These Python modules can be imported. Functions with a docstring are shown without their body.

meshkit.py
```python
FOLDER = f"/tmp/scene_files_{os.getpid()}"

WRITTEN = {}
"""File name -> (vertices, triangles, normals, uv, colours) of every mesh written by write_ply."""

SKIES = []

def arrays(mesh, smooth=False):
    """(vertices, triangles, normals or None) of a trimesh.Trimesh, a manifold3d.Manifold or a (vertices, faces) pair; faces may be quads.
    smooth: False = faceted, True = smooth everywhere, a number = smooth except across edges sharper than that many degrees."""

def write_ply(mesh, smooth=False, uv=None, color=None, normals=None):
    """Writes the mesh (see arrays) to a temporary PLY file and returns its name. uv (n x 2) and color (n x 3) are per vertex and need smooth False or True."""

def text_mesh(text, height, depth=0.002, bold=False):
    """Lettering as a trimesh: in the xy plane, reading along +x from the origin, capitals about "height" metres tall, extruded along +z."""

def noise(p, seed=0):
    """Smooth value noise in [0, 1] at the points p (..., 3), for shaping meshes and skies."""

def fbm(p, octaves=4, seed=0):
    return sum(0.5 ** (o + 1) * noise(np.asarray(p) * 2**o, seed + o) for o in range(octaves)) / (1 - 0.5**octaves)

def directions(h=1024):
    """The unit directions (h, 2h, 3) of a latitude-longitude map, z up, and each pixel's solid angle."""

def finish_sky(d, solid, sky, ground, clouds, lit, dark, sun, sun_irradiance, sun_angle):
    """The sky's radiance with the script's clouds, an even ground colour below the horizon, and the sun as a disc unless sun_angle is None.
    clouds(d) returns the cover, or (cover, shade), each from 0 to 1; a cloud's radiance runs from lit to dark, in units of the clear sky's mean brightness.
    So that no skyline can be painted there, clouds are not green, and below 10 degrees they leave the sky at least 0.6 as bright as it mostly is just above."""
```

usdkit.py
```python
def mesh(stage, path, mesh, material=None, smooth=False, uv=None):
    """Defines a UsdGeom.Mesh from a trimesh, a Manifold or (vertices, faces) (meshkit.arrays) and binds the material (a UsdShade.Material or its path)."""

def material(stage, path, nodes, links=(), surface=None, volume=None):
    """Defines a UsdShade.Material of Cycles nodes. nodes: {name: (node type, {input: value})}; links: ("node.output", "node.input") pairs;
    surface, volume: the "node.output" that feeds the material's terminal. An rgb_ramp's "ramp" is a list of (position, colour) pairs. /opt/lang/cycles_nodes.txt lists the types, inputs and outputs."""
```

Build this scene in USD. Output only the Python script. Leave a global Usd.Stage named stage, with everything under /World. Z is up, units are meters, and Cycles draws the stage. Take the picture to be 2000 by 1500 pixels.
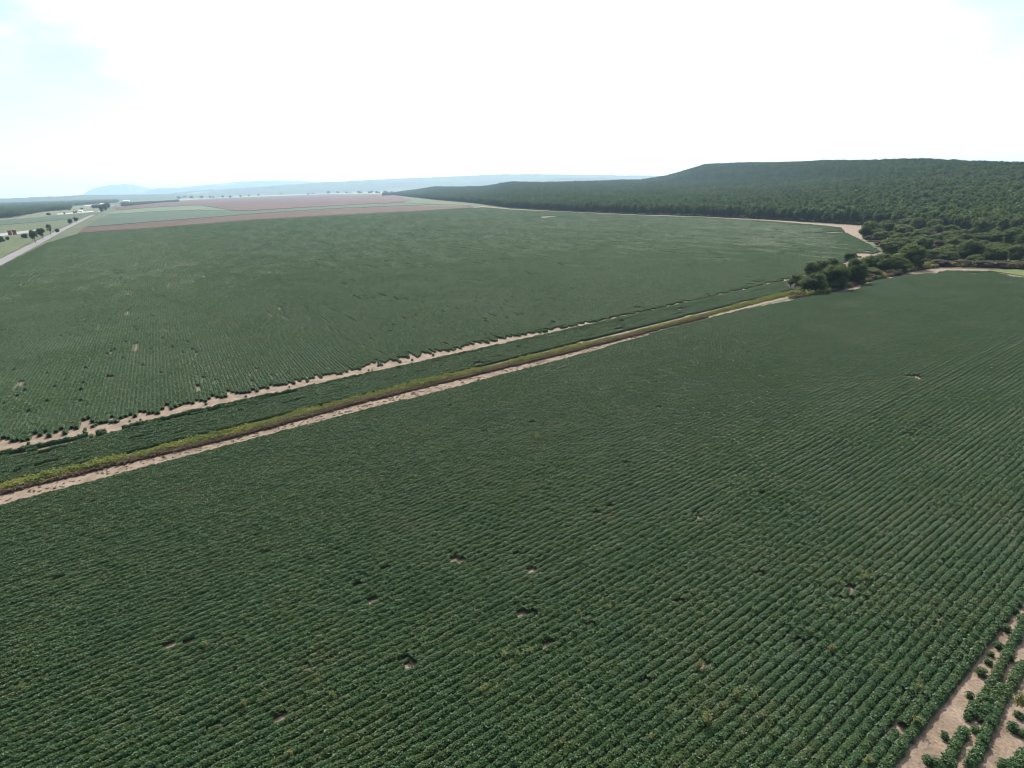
import math
import numpy as np
import shapely
from shapely.geometry import Polygon, LineString
import trimesh
import usdkit, meshkit
from pxr import Usd, UsdGeom, UsdLux, UsdShade, Gf, Sdf, Vt

stage = Usd.Stage.CreateInMemory()
UsdGeom.SetStageUpAxis(stage, 'Z')
UsdGeom.SetStageMetersPerUnit(stage, 1.0)
UsdGeom.Xform.Define(stage, '/World')
UsdGeom.Scope.Define(stage, '/World/Looks')
RS = np.random.RandomState
ORD = ['first', 'second', 'third', 'fourth', 'fifth', 'sixth', 'seventh', 'eighth', 'ninth', 'tenth', 'eleventh', 'twelfth', 'thirteenth', 'fourteenth', 'fifteenth', 'sixteenth', 'seventeenth', 'eighteenth', 'nineteenth', 'twentieth']

# ---------------------------------------------------------------- camera, sky, sun, exposure
F_PX, CAM_H, PITCH, ROLL = 1130.0, 40.0, 19.0, -1.6          # focal length in photo pixels (2000 wide), height, degrees
EXPOSURE = 0.85
SUN_AZ, SUN_EL = math.radians(4), math.radians(46)
_p, _r = math.radians(PITCH), math.radians(ROLL)
FW = np.array([0, math.cos(_p), -math.sin(_p)])
_right = np.array([1.0, 0, 0])
_up = np.cross(_right, FW)
CR = math.cos(_r) * _right + math.sin(_r) * _up
CU = -math.sin(_r) * _right + math.cos(_r) * _up
EYE = np.array([0, 0, CAM_H])
cam = UsdGeom.Camera.Define(stage, '/World/camera')
cam.CreateHorizontalApertureAttr(36.0)
cam.CreateVerticalApertureAttr(27.0)
cam.CreateFocalLengthAttr(36.0 * F_PX / 2000)
cam.CreateClippingRangeAttr(Gf.Vec2f(0.5, 200000.0))
cam.CreateExposureAttr(EXPOSURE)
cam.AddTransformOp().Set(Gf.Matrix4d(*CR, 0, *CU, 0, *(-FW), 0, *EYE, 1))

SUN = np.array([math.sin(SUN_AZ) * math.cos(SUN_EL), math.cos(SUN_AZ) * math.cos(SUN_EL), math.sin(SUN_EL)])
sun = UsdLux.DistantLight.Define(stage, '/World/sun')
sun.CreateIntensityAttr(0.98)
sun.CreateAngleAttr(2.0)
sun.CreateNormalizeAttr(True)
sun.CreateColorAttr(Gf.Vec3f(1.0, 0.95, 0.87))
_z = SUN
_x = np.cross([0, 0, 1.0], _z); _x /= np.linalg.norm(_x)
_y = np.cross(_z, _x)
sun.AddTransformOp().Set(Gf.Matrix4d(*_x, 0, *_y, 0, *_z, 0, 0, 0, 0, 1))

sky_m = usdkit.material(stage, '/World/Looks/sky_look', {
    'sky': ('sky_texture', {'sky_type': 'single_scattering', 'sun_disc': False, 'sun_elevation': SUN_EL, 'sun_rotation': math.atan2(SUN[0], SUN[1]),
                            'air_density': 1.0, 'aerosol_density': 1.0, 'ozone_density': 1.0}),
    'tc': ('texture_coordinate', {}),
    'map': ('mapping', {'mapping_type': 'point', 'scale': (1.0, 1.0, 2.6)}),
    'noise': ('noise_texture', {'scale': 2.3, 'detail': 6.0, 'roughness': 0.55}),
    'dot': ('vector_math', {'math_type': 'dot_product', 'vector2': tuple(SUN)}),
    'glow': ('map_range', {'range_type': 'smoothstep', 'from_min': 0.45, 'from_max': 1.0, 'to_min': 0.0, 'to_max': 1.0, 'clamp': True}),
    'nc': ('map_range', {'from_min': 0.3, 'from_max': 0.7, 'to_min': 0.12, 'to_max': 0.88}),
    'sum': ('math', {'math_type': 'multiply_add', 'value2': 0.75}),
    'cover': ('map_range', {'range_type': 'smoothstep', 'from_min': 0.56, 'from_max': 1.0, 'to_min': 0.04, 'to_max': 0.92, 'clamp': True}),
    'white': ('map_range', {'from_min': 0.0, 'from_max': 1.0, 'to_min': 5.4, 'to_max': 18.0}),
    'cw': ('combine_color', {}),
    'mix': ('mix_color', {'blend_type': 'mix', 'use_clamp': False}),
    'bg': ('background_shader', {'strength': 0.086}),
}, [('tc.generated', 'map.vector'), ('map.vector', 'noise.vector'), ('tc.generated', 'dot.vector1'), ('dot.value', 'glow.value'), ('glow.result', 'sum.value1'),
    ('noise.fac', 'nc.value'), ('nc.result', 'sum.value3'), ('sum.value', 'cover.value'), ('glow.result', 'white.value'), ('white.result', 'cw.r'), ('white.result', 'cw.g'), ('white.result', 'cw.b'),
    ('cover.result', 'mix.fac'), ('sky.color', 'mix.a'), ('cw.color', 'mix.b'), ('mix.result', 'bg.color')], surface='bg.background')
dome = UsdLux.DomeLight.Define(stage, '/World/sky')
UsdShade.MaterialBindingAPI.Apply(dome.GetPrim()).Bind(sky_m)
dome.GetPrim().SetCustomDataByKey('kind', 'structure')
dome.GetPrim().SetCustomDataByKey('label', 'bright white hazy sky with faint blue at the sides')


# ---------------------------------------------------------------- helpers
def at(x, y, z=0.0):
    """The point at height z that lies under photo pixel (x, y)."""
    d = FW * F_PX + CR * (x - 1000) - CU * (y - 750)
    return EYE + d * ((z - CAM_H) / d[2])


def bearing(x):
    """Compass direction (0 = straight ahead) of photo column x at the height of the horizon."""
    d = FW * F_PX + CR * (x - 1000) - CU * (-390 + 0.0266 * (x - 1000))
    return math.atan2(d[0], d[1])


def rise(x, y):
    """Tangent of the angle above the horizon of photo pixel (x, y)."""
    d = FW * F_PX + CR * (x - 1000) - CU * (y - 750)
    return d[2] / math.hypot(d[0], d[1])


used = {}


def numbered(name):
    k = used.get(name, -1) + 1
    used[name] = k
    return name if k == 0 else '%s_%03d' % (name, k)


def tag(prim, label=None, cat=None, group=None, kind=None):
    prim = prim.GetPrim() if hasattr(prim, 'GetPrim') else prim
    for k, v in (('label', label), ('category', cat), ('group', group), ('kind', kind)):
        if v:
            prim.SetCustomDataByKey(k, v)
    return prim


def empty(name, loc=(0, 0, 0), rz=0.0, scale=None):
    x = UsdGeom.Xform.Define(stage, '/World/' + numbered(name))
    x.AddTranslateOp().Set(Gf.Vec3d(*map(float, loc)))
    if rz:
        x.AddRotateZOp().Set(float(rz))
    if scale is not None:
        x.AddScaleOp().Set(Gf.Vec3f(*map(float, scale)))
    return x.GetPrim()


def mesh(path, m, mat, smooth=False):
    return usdkit.mesh(stage, path, m, mat, smooth=smooth).GetPrim()


def top_mesh(name, m, mat, smooth=False, **kw):
    return tag(mesh('/World/' + numbered(name), m, mat, smooth), **kw)


def quats(angles):
    """Rotations about z as PointInstancer orientations."""
    return Vt.QuathArray([Gf.Quath(float(math.cos(a / 2)), 0, 0, float(math.sin(a / 2))) for a in angles])


def scatter(path, classes, idx, pos, ang, scl):
    """One PointInstancer; its prototypes reference the class prims in CLASSES."""
    pi = UsdGeom.PointInstancer.Define(stage, path)
    rel = pi.CreatePrototypesRel()
    for k, c in enumerate(classes):
        q = UsdGeom.Xform.Define(stage, '%s/piece_%03d' % (path, k)).GetPrim()
        q.GetReferences().AddInternalReference(c)
        rel.AddTarget(q.GetPath())
    pi.CreateProtoIndicesAttr(Vt.IntArray.FromNumpy(np.asarray(idx, np.int32)))
    pi.CreatePositionsAttr(Vt.Vec3fArray.FromNumpy(np.asarray(pos, np.float32)))
    pi.CreateOrientationsAttr(quats(ang))
    pi.CreateScalesAttr(Vt.Vec3fArray.FromNumpy(np.asarray(scl, np.float32)))
    return pi.GetPrim()


stage.CreateClassPrim('/World/piece_classes')


def piece_class(name, m, mat, smooth=False):
    p = '/World/piece_classes/' + name
    UsdGeom.Xform.Define(stage, p)
    mesh(p + '/foliage', m, mat, smooth)
    return p


def leaf_cards(c, n, size, rs, long=1.35, fold=0.18):
    """Small folded leaf faces at the points c facing along n. Returns vertices, triangles."""
    k = len(c)
    n = n / np.linalg.norm(n, axis=1, keepdims=True)
    a = np.cross(n, rs.normal(size=(k, 3)))
    a /= np.linalg.norm(a, axis=1, keepdims=True) + 1e-9
    b = np.cross(n, a)
    s = np.broadcast_to(size, (k,))[:, None]
    v = np.stack([c - a * s * long / 2, c - b * s / 2 + n * s * fold, c + a * s * long / 2, c + b * s / 2 + n * s * fold], 1).reshape(-1, 3)
    i = np.arange(k)[:, None] * 4
    f = np.vstack([i + [0, 1, 2], i + [0, 2, 3]])
    return v, f


def join(parts):
    vs, fs, o = [], [], 0
    for v, f in parts:
        vs.append(v); fs.append(np.asarray(f) + o); o += len(v)
    return np.vstack(vs), np.vstack(fs)


def inside(poly, xy):
    shapely.prepare(poly)
    return shapely.contains_xy(poly, xy[:, 0], xy[:, 1])


def sheet(poly, z0, z1=None):
    """A flat sheet (or a slab between z0 and z1) over a plan polygon."""
    parts = []
    for g in getattr(poly, 'geoms', [poly]):
        if z1 is None:
            v, f = trimesh.creation.triangulate_polygon(g, engine='earcut')
            v = np.column_stack([v, np.full(len(v), z0)])
            c = np.cross(v[f[:, 1]] - v[f[:, 0]], v[f[:, 2]] - v[f[:, 0]])[:, 2]
            f = np.where((c < 0)[:, None], f[:, ::-1], f)
            parts.append((v, f))
        else:
            e = trimesh.creation.extrude_polygon(g, z1 - z0, engine='earcut')
            e.apply_translation([0, 0, z0])
            parts.append((np.array(e.vertices), np.array(e.faces)))
    return join(parts)


def ground_poly(px):
    return Polygon([at(x, y)[:2] for x, y in px]).buffer(0)


# ---------------------------------------------------------------- materials
def tone_material(name, stops, scale, rough=0.9, detail=4.0, fine=None, bump=None, spec=0.2):
    """A surface whose colour wanders between STOPS with noise in world space."""
    n = {'g': ('geometry', {}), 'n': ('noise_texture', {'scale': scale, 'detail': detail, 'roughness': 0.6}),
         'r': ('rgb_ramp', {'ramp': stops}), 'p': ('principled_bsdf', {'roughness': rough, 'specular_ior_level': spec})}
    l = [('g.position', 'n.vector'), ('n.fac', 'r.fac')]
    out = 'r.color'
    if fine:
        n['n2'] = ('noise_texture', {'scale': fine[0], 'detail': 3.0, 'roughness': 0.7})
        n['m2'] = ('map_range', {'from_min': 0.3, 'from_max': 0.7, 'to_min': fine[1], 'to_max': fine[2]})
        n['c2'] = ('combine_color', {})
        n['mul'] = ('mix_color', {'blend_type': 'multiply', 'fac': 1.0})
        l += [('g.position', 'n2.vector'), ('n2.fac', 'm2.value'), ('m2.result', 'c2.r'), ('m2.result', 'c2.g'), ('m2.result', 'c2.b'), (out, 'mul.a'), ('c2.color', 'mul.b')]
        out = 'mul.result'
    if bump:
        n['nb'] = ('noise_texture', {'scale': bump[0], 'detail': 4.0})
        n['b'] = ('bump', {'strength': bump[1], 'distance': bump[2]})
        l += [('g.position', 'nb.vector'), ('nb.fac', 'b.height'), ('b.normal', 'p.normal')]
    l.append((out, 'p.base_color'))
    return usdkit.material(stage, '/World/Looks/' + name, n, l, surface='p.BSDF')


def leaf_material(name, stops, scale, rough=0.45, spec=0.5, trans=0.25, leafvar=0.35, objvar=0.25, tcol=(0.10, 0.16, 0.03), sheen=0.0):
    """Foliage: hue wanders over the land, each plant and each leaf differs a little, some light passes through."""
    n = {'g': ('geometry', {}), 'oi': ('object_info', {}), 'n': ('noise_texture', {'scale': scale, 'detail': 4.0, 'roughness': 0.65}),
         'off': ('math', {'math_type': 'multiply_add', 'value2': objvar}),
         'add': ('math', {'math_type': 'subtract', 'value2': objvar / 2}),
         'r': ('rgb_ramp', {'ramp': stops}),
         'lv': ('map_range', {'from_min': 0, 'from_max': 1, 'to_min': 1 - leafvar, 'to_max': 1 + leafvar}),
         'lc': ('combine_color', {}),
         'mul': ('mix_color', {'blend_type': 'multiply', 'fac': 1.0, 'use_clamp': False}),
         'p': ('principled_bsdf', {'roughness': rough, 'specular_ior_level': spec, 'sheen_weight': sheen, 'sheen_roughness': 0.5, 'sheen_tint': (0.66, 1.0, 0.66)}),
         't': ('translucent_bsdf', {'color': tcol}),
         'm': ('mix_closure', {'fac': trans})}
    l = [('g.position', 'n.vector'), ('oi.random', 'off.value1'), ('n.fac', 'off.value3'), ('off.value', 'add.value1'), ('add.value', 'r.fac'),
         ('g.random_per_island', 'lv.value'), ('lv.result', 'lc.r'), ('lv.result', 'lc.g'), ('lv.result', 'lc.b'),
         ('r.color', 'mul.a'), ('lc.color', 'mul.b'), ('mul.result', 'p.base_color'), ('p.BSDF', 'm.closure1'), ('t.BSDF', 'm.closure2')]
    return usdkit.material(stage, '/World/Looks/' + name, n, l, surface='m.closure')


M = {}
M['soil'] = tone_material('sandy_soil', [(0.30, (0.1302, 0.0941, 0.0672)), (0.5, (0.2058, 0.1537, 0.1126)), (0.7, (0.2646, 0.2016, 0.1529))], 0.45, detail=7.0, fine=(4.0, 0.62, 1.2), bump=(5.0, 0.7, 0.08))
M['soy'] = leaf_material('soybean_leaf', [(0.25, (0.052, 0.142, 0.030)), (0.45, (0.076, 0.180, 0.033)), (0.6, (0.106, 0.192, 0.034)), (0.74, (0.158, 0.196, 0.040)), (0.88, (0.130, 0.112, 0.050))], 0.09, rough=0.42, spec=0.27, leafvar=0.68, tcol=(0.07, 0.16, 0.025), sheen=0.26)
M['weed'] = leaf_material('pale_weed', [(0.3, (0.1428, 0.1932, 0.0504)), (0.7, (0.2688, 0.2688, 0.0924))], 0.6, rough=0.6, spec=0.3, trans=0.3, tcol=(0.2, 0.22, 0.05))
M['verge'] = leaf_material('verge_weed', [(0.3, (0.1835, 0.2882, 0.0655)), (0.5, (0.3276, 0.3931, 0.0917)), (0.7, (0.5503, 0.4980, 0.1310))], 0.22, rough=0.6, spec=0.3, trans=0.3, tcol=(0.2, 0.22, 0.04))
M['dry'] = leaf_material('dry_grass', [(0.3, (0.2310, 0.1837, 0.1155)), (0.7, (0.3780, 0.2835, 0.1890))], 0.25, rough=0.8, spec=0.1, trans=0.2, tcol=(0.16, 0.1, 0.05))
M['tree'] = leaf_material('tree_leaf', [(0.22, (0.0423, 0.0791, 0.0301)), (0.48, (0.0706, 0.1110, 0.0376)), (0.66, (0.1082, 0.1364, 0.0414)), (0.85, (0.1882, 0.1835, 0.0470))], 0.012, rough=0.6, spec=0.2, objvar=0.40, trans=0.30, leafvar=0.35)
M['hedge'] = leaf_material('hedge_tree_leaf', [(0.25, (0.050, 0.082, 0.028)), (0.5, (0.078, 0.112, 0.034)), (0.75, (0.13, 0.15, 0.04))], 0.09, rough=0.65, spec=0.1, objvar=0.4, trans=0.38, tcol=(0.13, 0.18, 0.03))
M['tree_pale'] = leaf_material('pale_tree_leaf', [(0.3, (0.06, 0.10, 0.028)), (0.7, (0.12, 0.15, 0.04))], 0.05, rough=0.65, spec=0.12, objvar=0.3, trans=0.28, tcol=(0.16, 0.2, 0.04))
M['tree_brown'] = leaf_material('brown_brush_leaf', [(0.3, (0.075, 0.06, 0.035)), (0.7, (0.13, 0.085, 0.055))], 0.08, rough=0.7, spec=0.15, objvar=0.3, tcol=(0.14, 0.09, 0.04))
M['tree_plum'] = leaf_material('plum_leaf', [(0.3, (0.05, 0.028, 0.028)), (0.7, (0.085, 0.05, 0.04))], 0.08, rough=0.6, spec=0.2, objvar=0.3, tcol=(0.1, 0.05, 0.04))
M['bark'] = tone_material('bark', [(0.3, (0.06, 0.048, 0.038)), (0.7, (0.12, 0.10, 0.085))], 2.5)
M['deadwood'] = tone_material('bleached_wood', [(0.3, (0.35, 0.30, 0.27)), (0.7, (0.5, 0.45, 0.42))], 2.5)
M['grass'] = tone_material('plain_grass', [(0.3, (0.0420, 0.0630, 0.0252)), (0.5, (0.0630, 0.0773, 0.0302)), (0.7, (0.0882, 0.0907, 0.0403))], 0.012, detail=7.0, fine=(0.4, 0.8, 1.15))
M['floor'] = tone_material('forest_floor', [(0.3, (0.03, 0.035, 0.018)), (0.7, (0.06, 0.055, 0.03))], 0.05)
M['dryground'] = tone_material('dry_weedy_ground', [(0.3, (0.0504, 0.0378, 0.0252)), (0.7, (0.0882, 0.0655, 0.0420))], 0.15, fine=(2.0, 0.7, 1.2))
M['farhill'] = tone_material('far_wooded_hill', [(0.35, (0.03, 0.05, 0.025)), (0.62, (0.05, 0.07, 0.03)), (0.72, (0.16, 0.17, 0.07))], 0.0011, detail=6.0)
M['road'] = tone_material('road_gravel', [(0.3, (0.1428, 0.1321, 0.1321)), (0.7, (0.1999, 0.1871, 0.1856))], 0.08, fine=(2.0, 0.9, 1.1))
M['pad'] = tone_material('gravel_pad', [(0.3, (0.2016, 0.1974, 0.2058)), (0.7, (0.2688, 0.2604, 0.2688))], 0.05)
M['chalk'] = tone_material('pale_pad', [(0.3, (0.3528, 0.3444, 0.3360)), (0.7, (0.4704, 0.4536, 0.4452))], 0.05)
M['brownfield'] = tone_material('brown_crop', [(0.3, (0.0393, 0.0182, 0.0091)), (0.5, (0.0560, 0.0272, 0.0136)), (0.7, (0.0643, 0.0438, 0.0196))], 0.012, detail=8.0, fine=(0.12, 0.7, 1.25))
M['redfield'] = tone_material('red_crop', [(0.3, (0.0493, 0.0211, 0.0141)), (0.5, (0.0704, 0.0317, 0.0211)), (0.7, (0.0924, 0.0528, 0.0334))], 0.004, detail=8.0, fine=(0.06, 0.7, 1.25))
M['greenfield'] = tone_material('green_crop', [(0.3, (0.0286, 0.0554, 0.0319)), (0.7, (0.0420, 0.0714, 0.0378))], 0.008, detail=8.0, fine=(0.1, 0.75, 1.2))
M['palefield'] = tone_material('pale_crop', [(0.3, (0.0630, 0.0966, 0.0487)), (0.7, (0.0966, 0.1260, 0.0630))], 0.006, detail=8.0, fine=(0.08, 0.75, 1.2))
M['olive'] = tone_material('olive_grass', [(0.3, (0.0462, 0.0689, 0.0252)), (0.7, (0.0798, 0.0941, 0.0353))], 0.015, detail=8.0, fine=(0.15, 0.7, 1.25))
M['limegrass'] = tone_material('lime_grass', [(0.3, (0.0546, 0.0840, 0.0185)), (0.7, (0.1092, 0.1302, 0.0294))], 0.15, detail=6.0, fine=(1.5, 0.7, 1.25), bump=(3.0, 0.6, 0.2))
M['pasture'] = tone_material('far_pasture_grass', [(0.3, (0.0756, 0.0882, 0.0403)), (0.7, (0.1176, 0.1260, 0.0571))], 0.006, detail=8.0, fine=(0.08, 0.75, 1.2))
M['meadow'] = tone_material('meadow', [(0.3, (0.1344, 0.1596, 0.0630)), (0.7, (0.2100, 0.2184, 0.0924))], 0.004, detail=6.0)
M['rust'] = tone_material('rust_paint', [(0.3, (0.15, 0.058, 0.042)), (0.7, (0.20, 0.08, 0.055))], 0.6, rough=0.6)
M['white'] = tone_material('white_paint', [(0.3, (0.72, 0.72, 0.72)), (0.7, (0.8, 0.8, 0.8))], 0.6, rough=0.5)
M['redroof'] = tone_material('red_roof', [(0.3, (0.34, 0.09, 0.06)), (0.7, (0.42, 0.13, 0.09))], 0.6, rough=0.6)
M['dark'] = tone_material('dark_opening', [(0.3, (0.03, 0.03, 0.035)), (0.7, (0.05, 0.05, 0.055))], 0.6, rough=0.3)

# ---------------------------------------------------------------- the land
# field co-ordinates: s runs along the dirt track, n across it towards the camera's right hand
AZ = math.radians(54.5)
SV = np.array([math.sin(AZ), math.cos(AZ)])
NV = np.array([math.cos(AZ), -math.sin(AZ)])


def sn(s, n):
    return np.outer(np.atleast_1d(s), SV) + np.outer(np.atleast_1d(n), NV)


g = np.concatenate([-np.geomspace(40000, 60, 28), [0], np.geomspace(60, 40000, 28)])
gx, gy = np.meshgrid(g, g, indexing='ij')
k = len(g)
gi = np.arange(k * k).reshape(k, k)
gf = np.stack([gi[:-1, :-1], gi[1:, :-1], gi[1:, 1:], gi[:-1, 1:]], -1).reshape(-1, 4)
top_mesh('ground', (np.column_stack([gx.ravel(), gy.ravel(), np.zeros(k * k)]), gf), M['grass'], kind='structure', label='flat grassy plain running to the horizon')

# strips across the land: s positions and the n of each edge, as they lie in the place
S_K = np.array([-140, -17, -5, 10, 20, 35, 55, 90, 130, 165, 205, 240])
TRACK_LOW = np.array([-98.2, -99.3, -100.0, -100.6, -100.8, -101.3, -100.5, -101.6, -104.4, -105.3, -106.2, -107.0])
TRACK_UP = np.array([-101.6, -102.6, -103.1, -102.5, -102.7, -104.2, -104.4, -104.3, -105.6, -105.9, -106.4, -107.1])
WEED_UP = np.array([-104.3, -105.3, -105.7, -105.6, -105.9, -107.9, -107.8, -107.5, -108.3, -110.2, -112.5, -113.0])
FAR_END = np.array([-124.0, -124.3, -124.9, -125.0, -125.0, -125.8, -126.0, -126.6, -126.0, -126.8, -128.2, -129.5])
# the near soybean field, the headland and their soil
NEAR_END = [(1450, 607), (1545, 585), (1590, 578), (1640, 563), (1700, 553.5), (1745, 546), (1800, 533), (1850, 529), (1930, 529), (2000, 541), (2150, 565)]
near_end = [at(x, y)[:2] for x, y in NEAR_END]
soil_near = Polygon([*sn(-150, -96), *[sn(s, n - 0.3)[0] for s, n in zip(S_K[:10], TRACK_UP[:10])], *[at(x, y)[:2] for x, y in [(1560, 582), (1600, 570), (1640, 560), (1690, 547), (1747, 534), (1800, 525.5), (1850, 524.5), (1930, 526.5), (2000, 537), (2150, 560)]], *sn(330, 60), *sn(-150, 60)]).buffer(0)
top_mesh('field_soil', sheet(soil_near, 0.02), M['soil'], kind='structure', label='sandy soil of the near soybean field and its dirt track')

FAR_PX = [(1690, 497), (1716, 490), (1697, 478), (1670, 464), (1648, 453), (1640, 444), (1600, 439.5), (1500, 431.5), (1375, 424.6), (1250, 420.6), (1100, 413.9), (1000, 409.4), (945, 404.6),
          (900, 407.5), (800, 414), (650, 421.5), (500, 430), (250, 450), (150, 457), (92, 474), (60, 490), (0, 521), (-120, 590)]
far_poly = Polygon([*[sn(s, n + (1.2 if s > 120 else 0.0))[0] for s, n in zip(S_K[1:], FAR_END[1:])], *[at(x, y, 0.55)[:2] for x, y in FAR_PX], *sn(-140, -165), *sn(-140, -124)]).buffer(0)
soil_far = Polygon([*[sn(s, n - 0.2)[0] for s, n in zip(S_K, TRACK_UP)], *sn(262, -118), *[at(x, y)[:2] for x, y in [(1700, 505), (1722, 494), (1700, 480), (1683, 462), (1682, 441), (1600, 436.5), (1500, 429), (1375, 422.5), (1250, 419.5), (1100, 413), (1000, 408.5), (940, 403)]],
                    *[at(x, y)[:2] for x, y in FAR_PX[13:]], *sn(-140, -165)]).buffer(0)
soil_far = soil_far.difference(soil_near.buffer(0.01))
top_mesh('field_soil', sheet(soil_far, 0.02), M['soil'], kind='structure', label='sandy soil of the far soybean field and the headland strip')

# the hill on the right: wooded slopes up to a level crest
HX = np.array([740, 770, 850, 937, 1000, 1100, 1250, 1300, 1345, 1372, 1500, 1675, 1800, 2000, 2300, 2900, 3600])
BASE_Y = [383, 381, 390, 398, 406.5, 412.5, 418.5, 420, 421.5, 422.5, 428.5, 438.5, 449, 468, 500, 600, 800]
TOP_Y = [380, 376, 364, 364, 354.5, 354, 350.5, 342, 329, 320.5, 316.5, 310.5, 307.5, 313.5, 325, 340, 380]
TOP_D = [4100, 4000, 3700, 3000, 2500, 2400, 2550, 2600, 2550, 2450, 2050, 1500, 1280, 1050, 900, 800, 800]
hb = np.array([bearing(x) for x in HX])
d0 = np.array([np.linalg.norm(at(x, y)[:2]) for x, y in zip(HX, BASE_Y)])
d0 = np.minimum(d0, np.array(TOP_D) - 150)
d2 = np.array(TOP_D, float)
h2 = np.maximum(CAM_H + d2 * np.array([rise(x, y) for x, y in zip(HX, TOP_Y)]) - 13.0, 2.0)


def hill_height(x, y):
    b, d = np.arctan2(x, y), np.hypot(x, y)
    a0, a2, hh = np.interp(b, hb, d0), np.interp(b, hb, d2), np.interp(b, hb, h2)
    t = (d - a0) / (a2 - a0)
    bench = np.interp(b, [hb[6], hb[8], hb[11], hb[13]], [0.0, 1.0, 0.5, 0.1])
    tt = np.clip(t, 0, 1)
    gentle = tt ** 1.15
    mesa = np.where(tt < 0.62, 0.30 * (tt / 0.62) ** 1.3, 0.30 + 0.70 * np.sin((tt - 0.62) / 0.38 * np.pi / 2) ** 0.9)
    f = gentle * (1 - bench) + mesa * bench
    h = hh * np.where(t < 0, 0, f)
    back = np.clip((d - a2 - 500) / 900, 0, 1)
    h = h * (1 - back * back * (3 - 2 * back))
    p = np.column_stack([x.ravel() / 240, y.ravel() / 240, np.zeros(x.size)])
    wob = (meshkit.fbm(p, 4, 5).reshape(x.shape) - 0.5) * 9 * np.clip(t * 3, 0, 1) * (1 - back)
    edge = np.clip((b - hb[0]) / 0.03, 0, 1)
    return (h + wob * np.clip(h / 20, 0, 1)) * edge - 0.6


hbs = np.linspace(hb[0] - 0.02, hb[-1], 220)
ts = np.concatenate([np.linspace(-0.03, 1.0, 60), np.linspace(1.05, 2.2, 26)])
B, T = np.meshgrid(hbs, ts, indexing='ij')
D = np.interp(B, hb, d0) + T * (np.interp(B, hb, d2) - np.interp(B, hb, d0))
D = np.where(T > 1, np.interp(B, hb, d2) + (T - 1) * 1500, D)
HXY = np.stack([D * np.sin(B), D * np.cos(B)], -1)
HZ = hill_height(HXY[..., 0], HXY[..., 1])
gi = np.arange(B.size).reshape(B.shape)
hf = np.stack([gi[:-1, :-1], gi[:-1, 1:], gi[1:, 1:], gi[1:, :-1]], -1).reshape(-1, 4)[:, ::-1]
top_mesh('hill', (np.column_stack([HXY.reshape(-1, 2), HZ.ravel()]), hf), M['floor'], smooth=True, kind='structure', label='flat topped wooded hill on the right')


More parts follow.
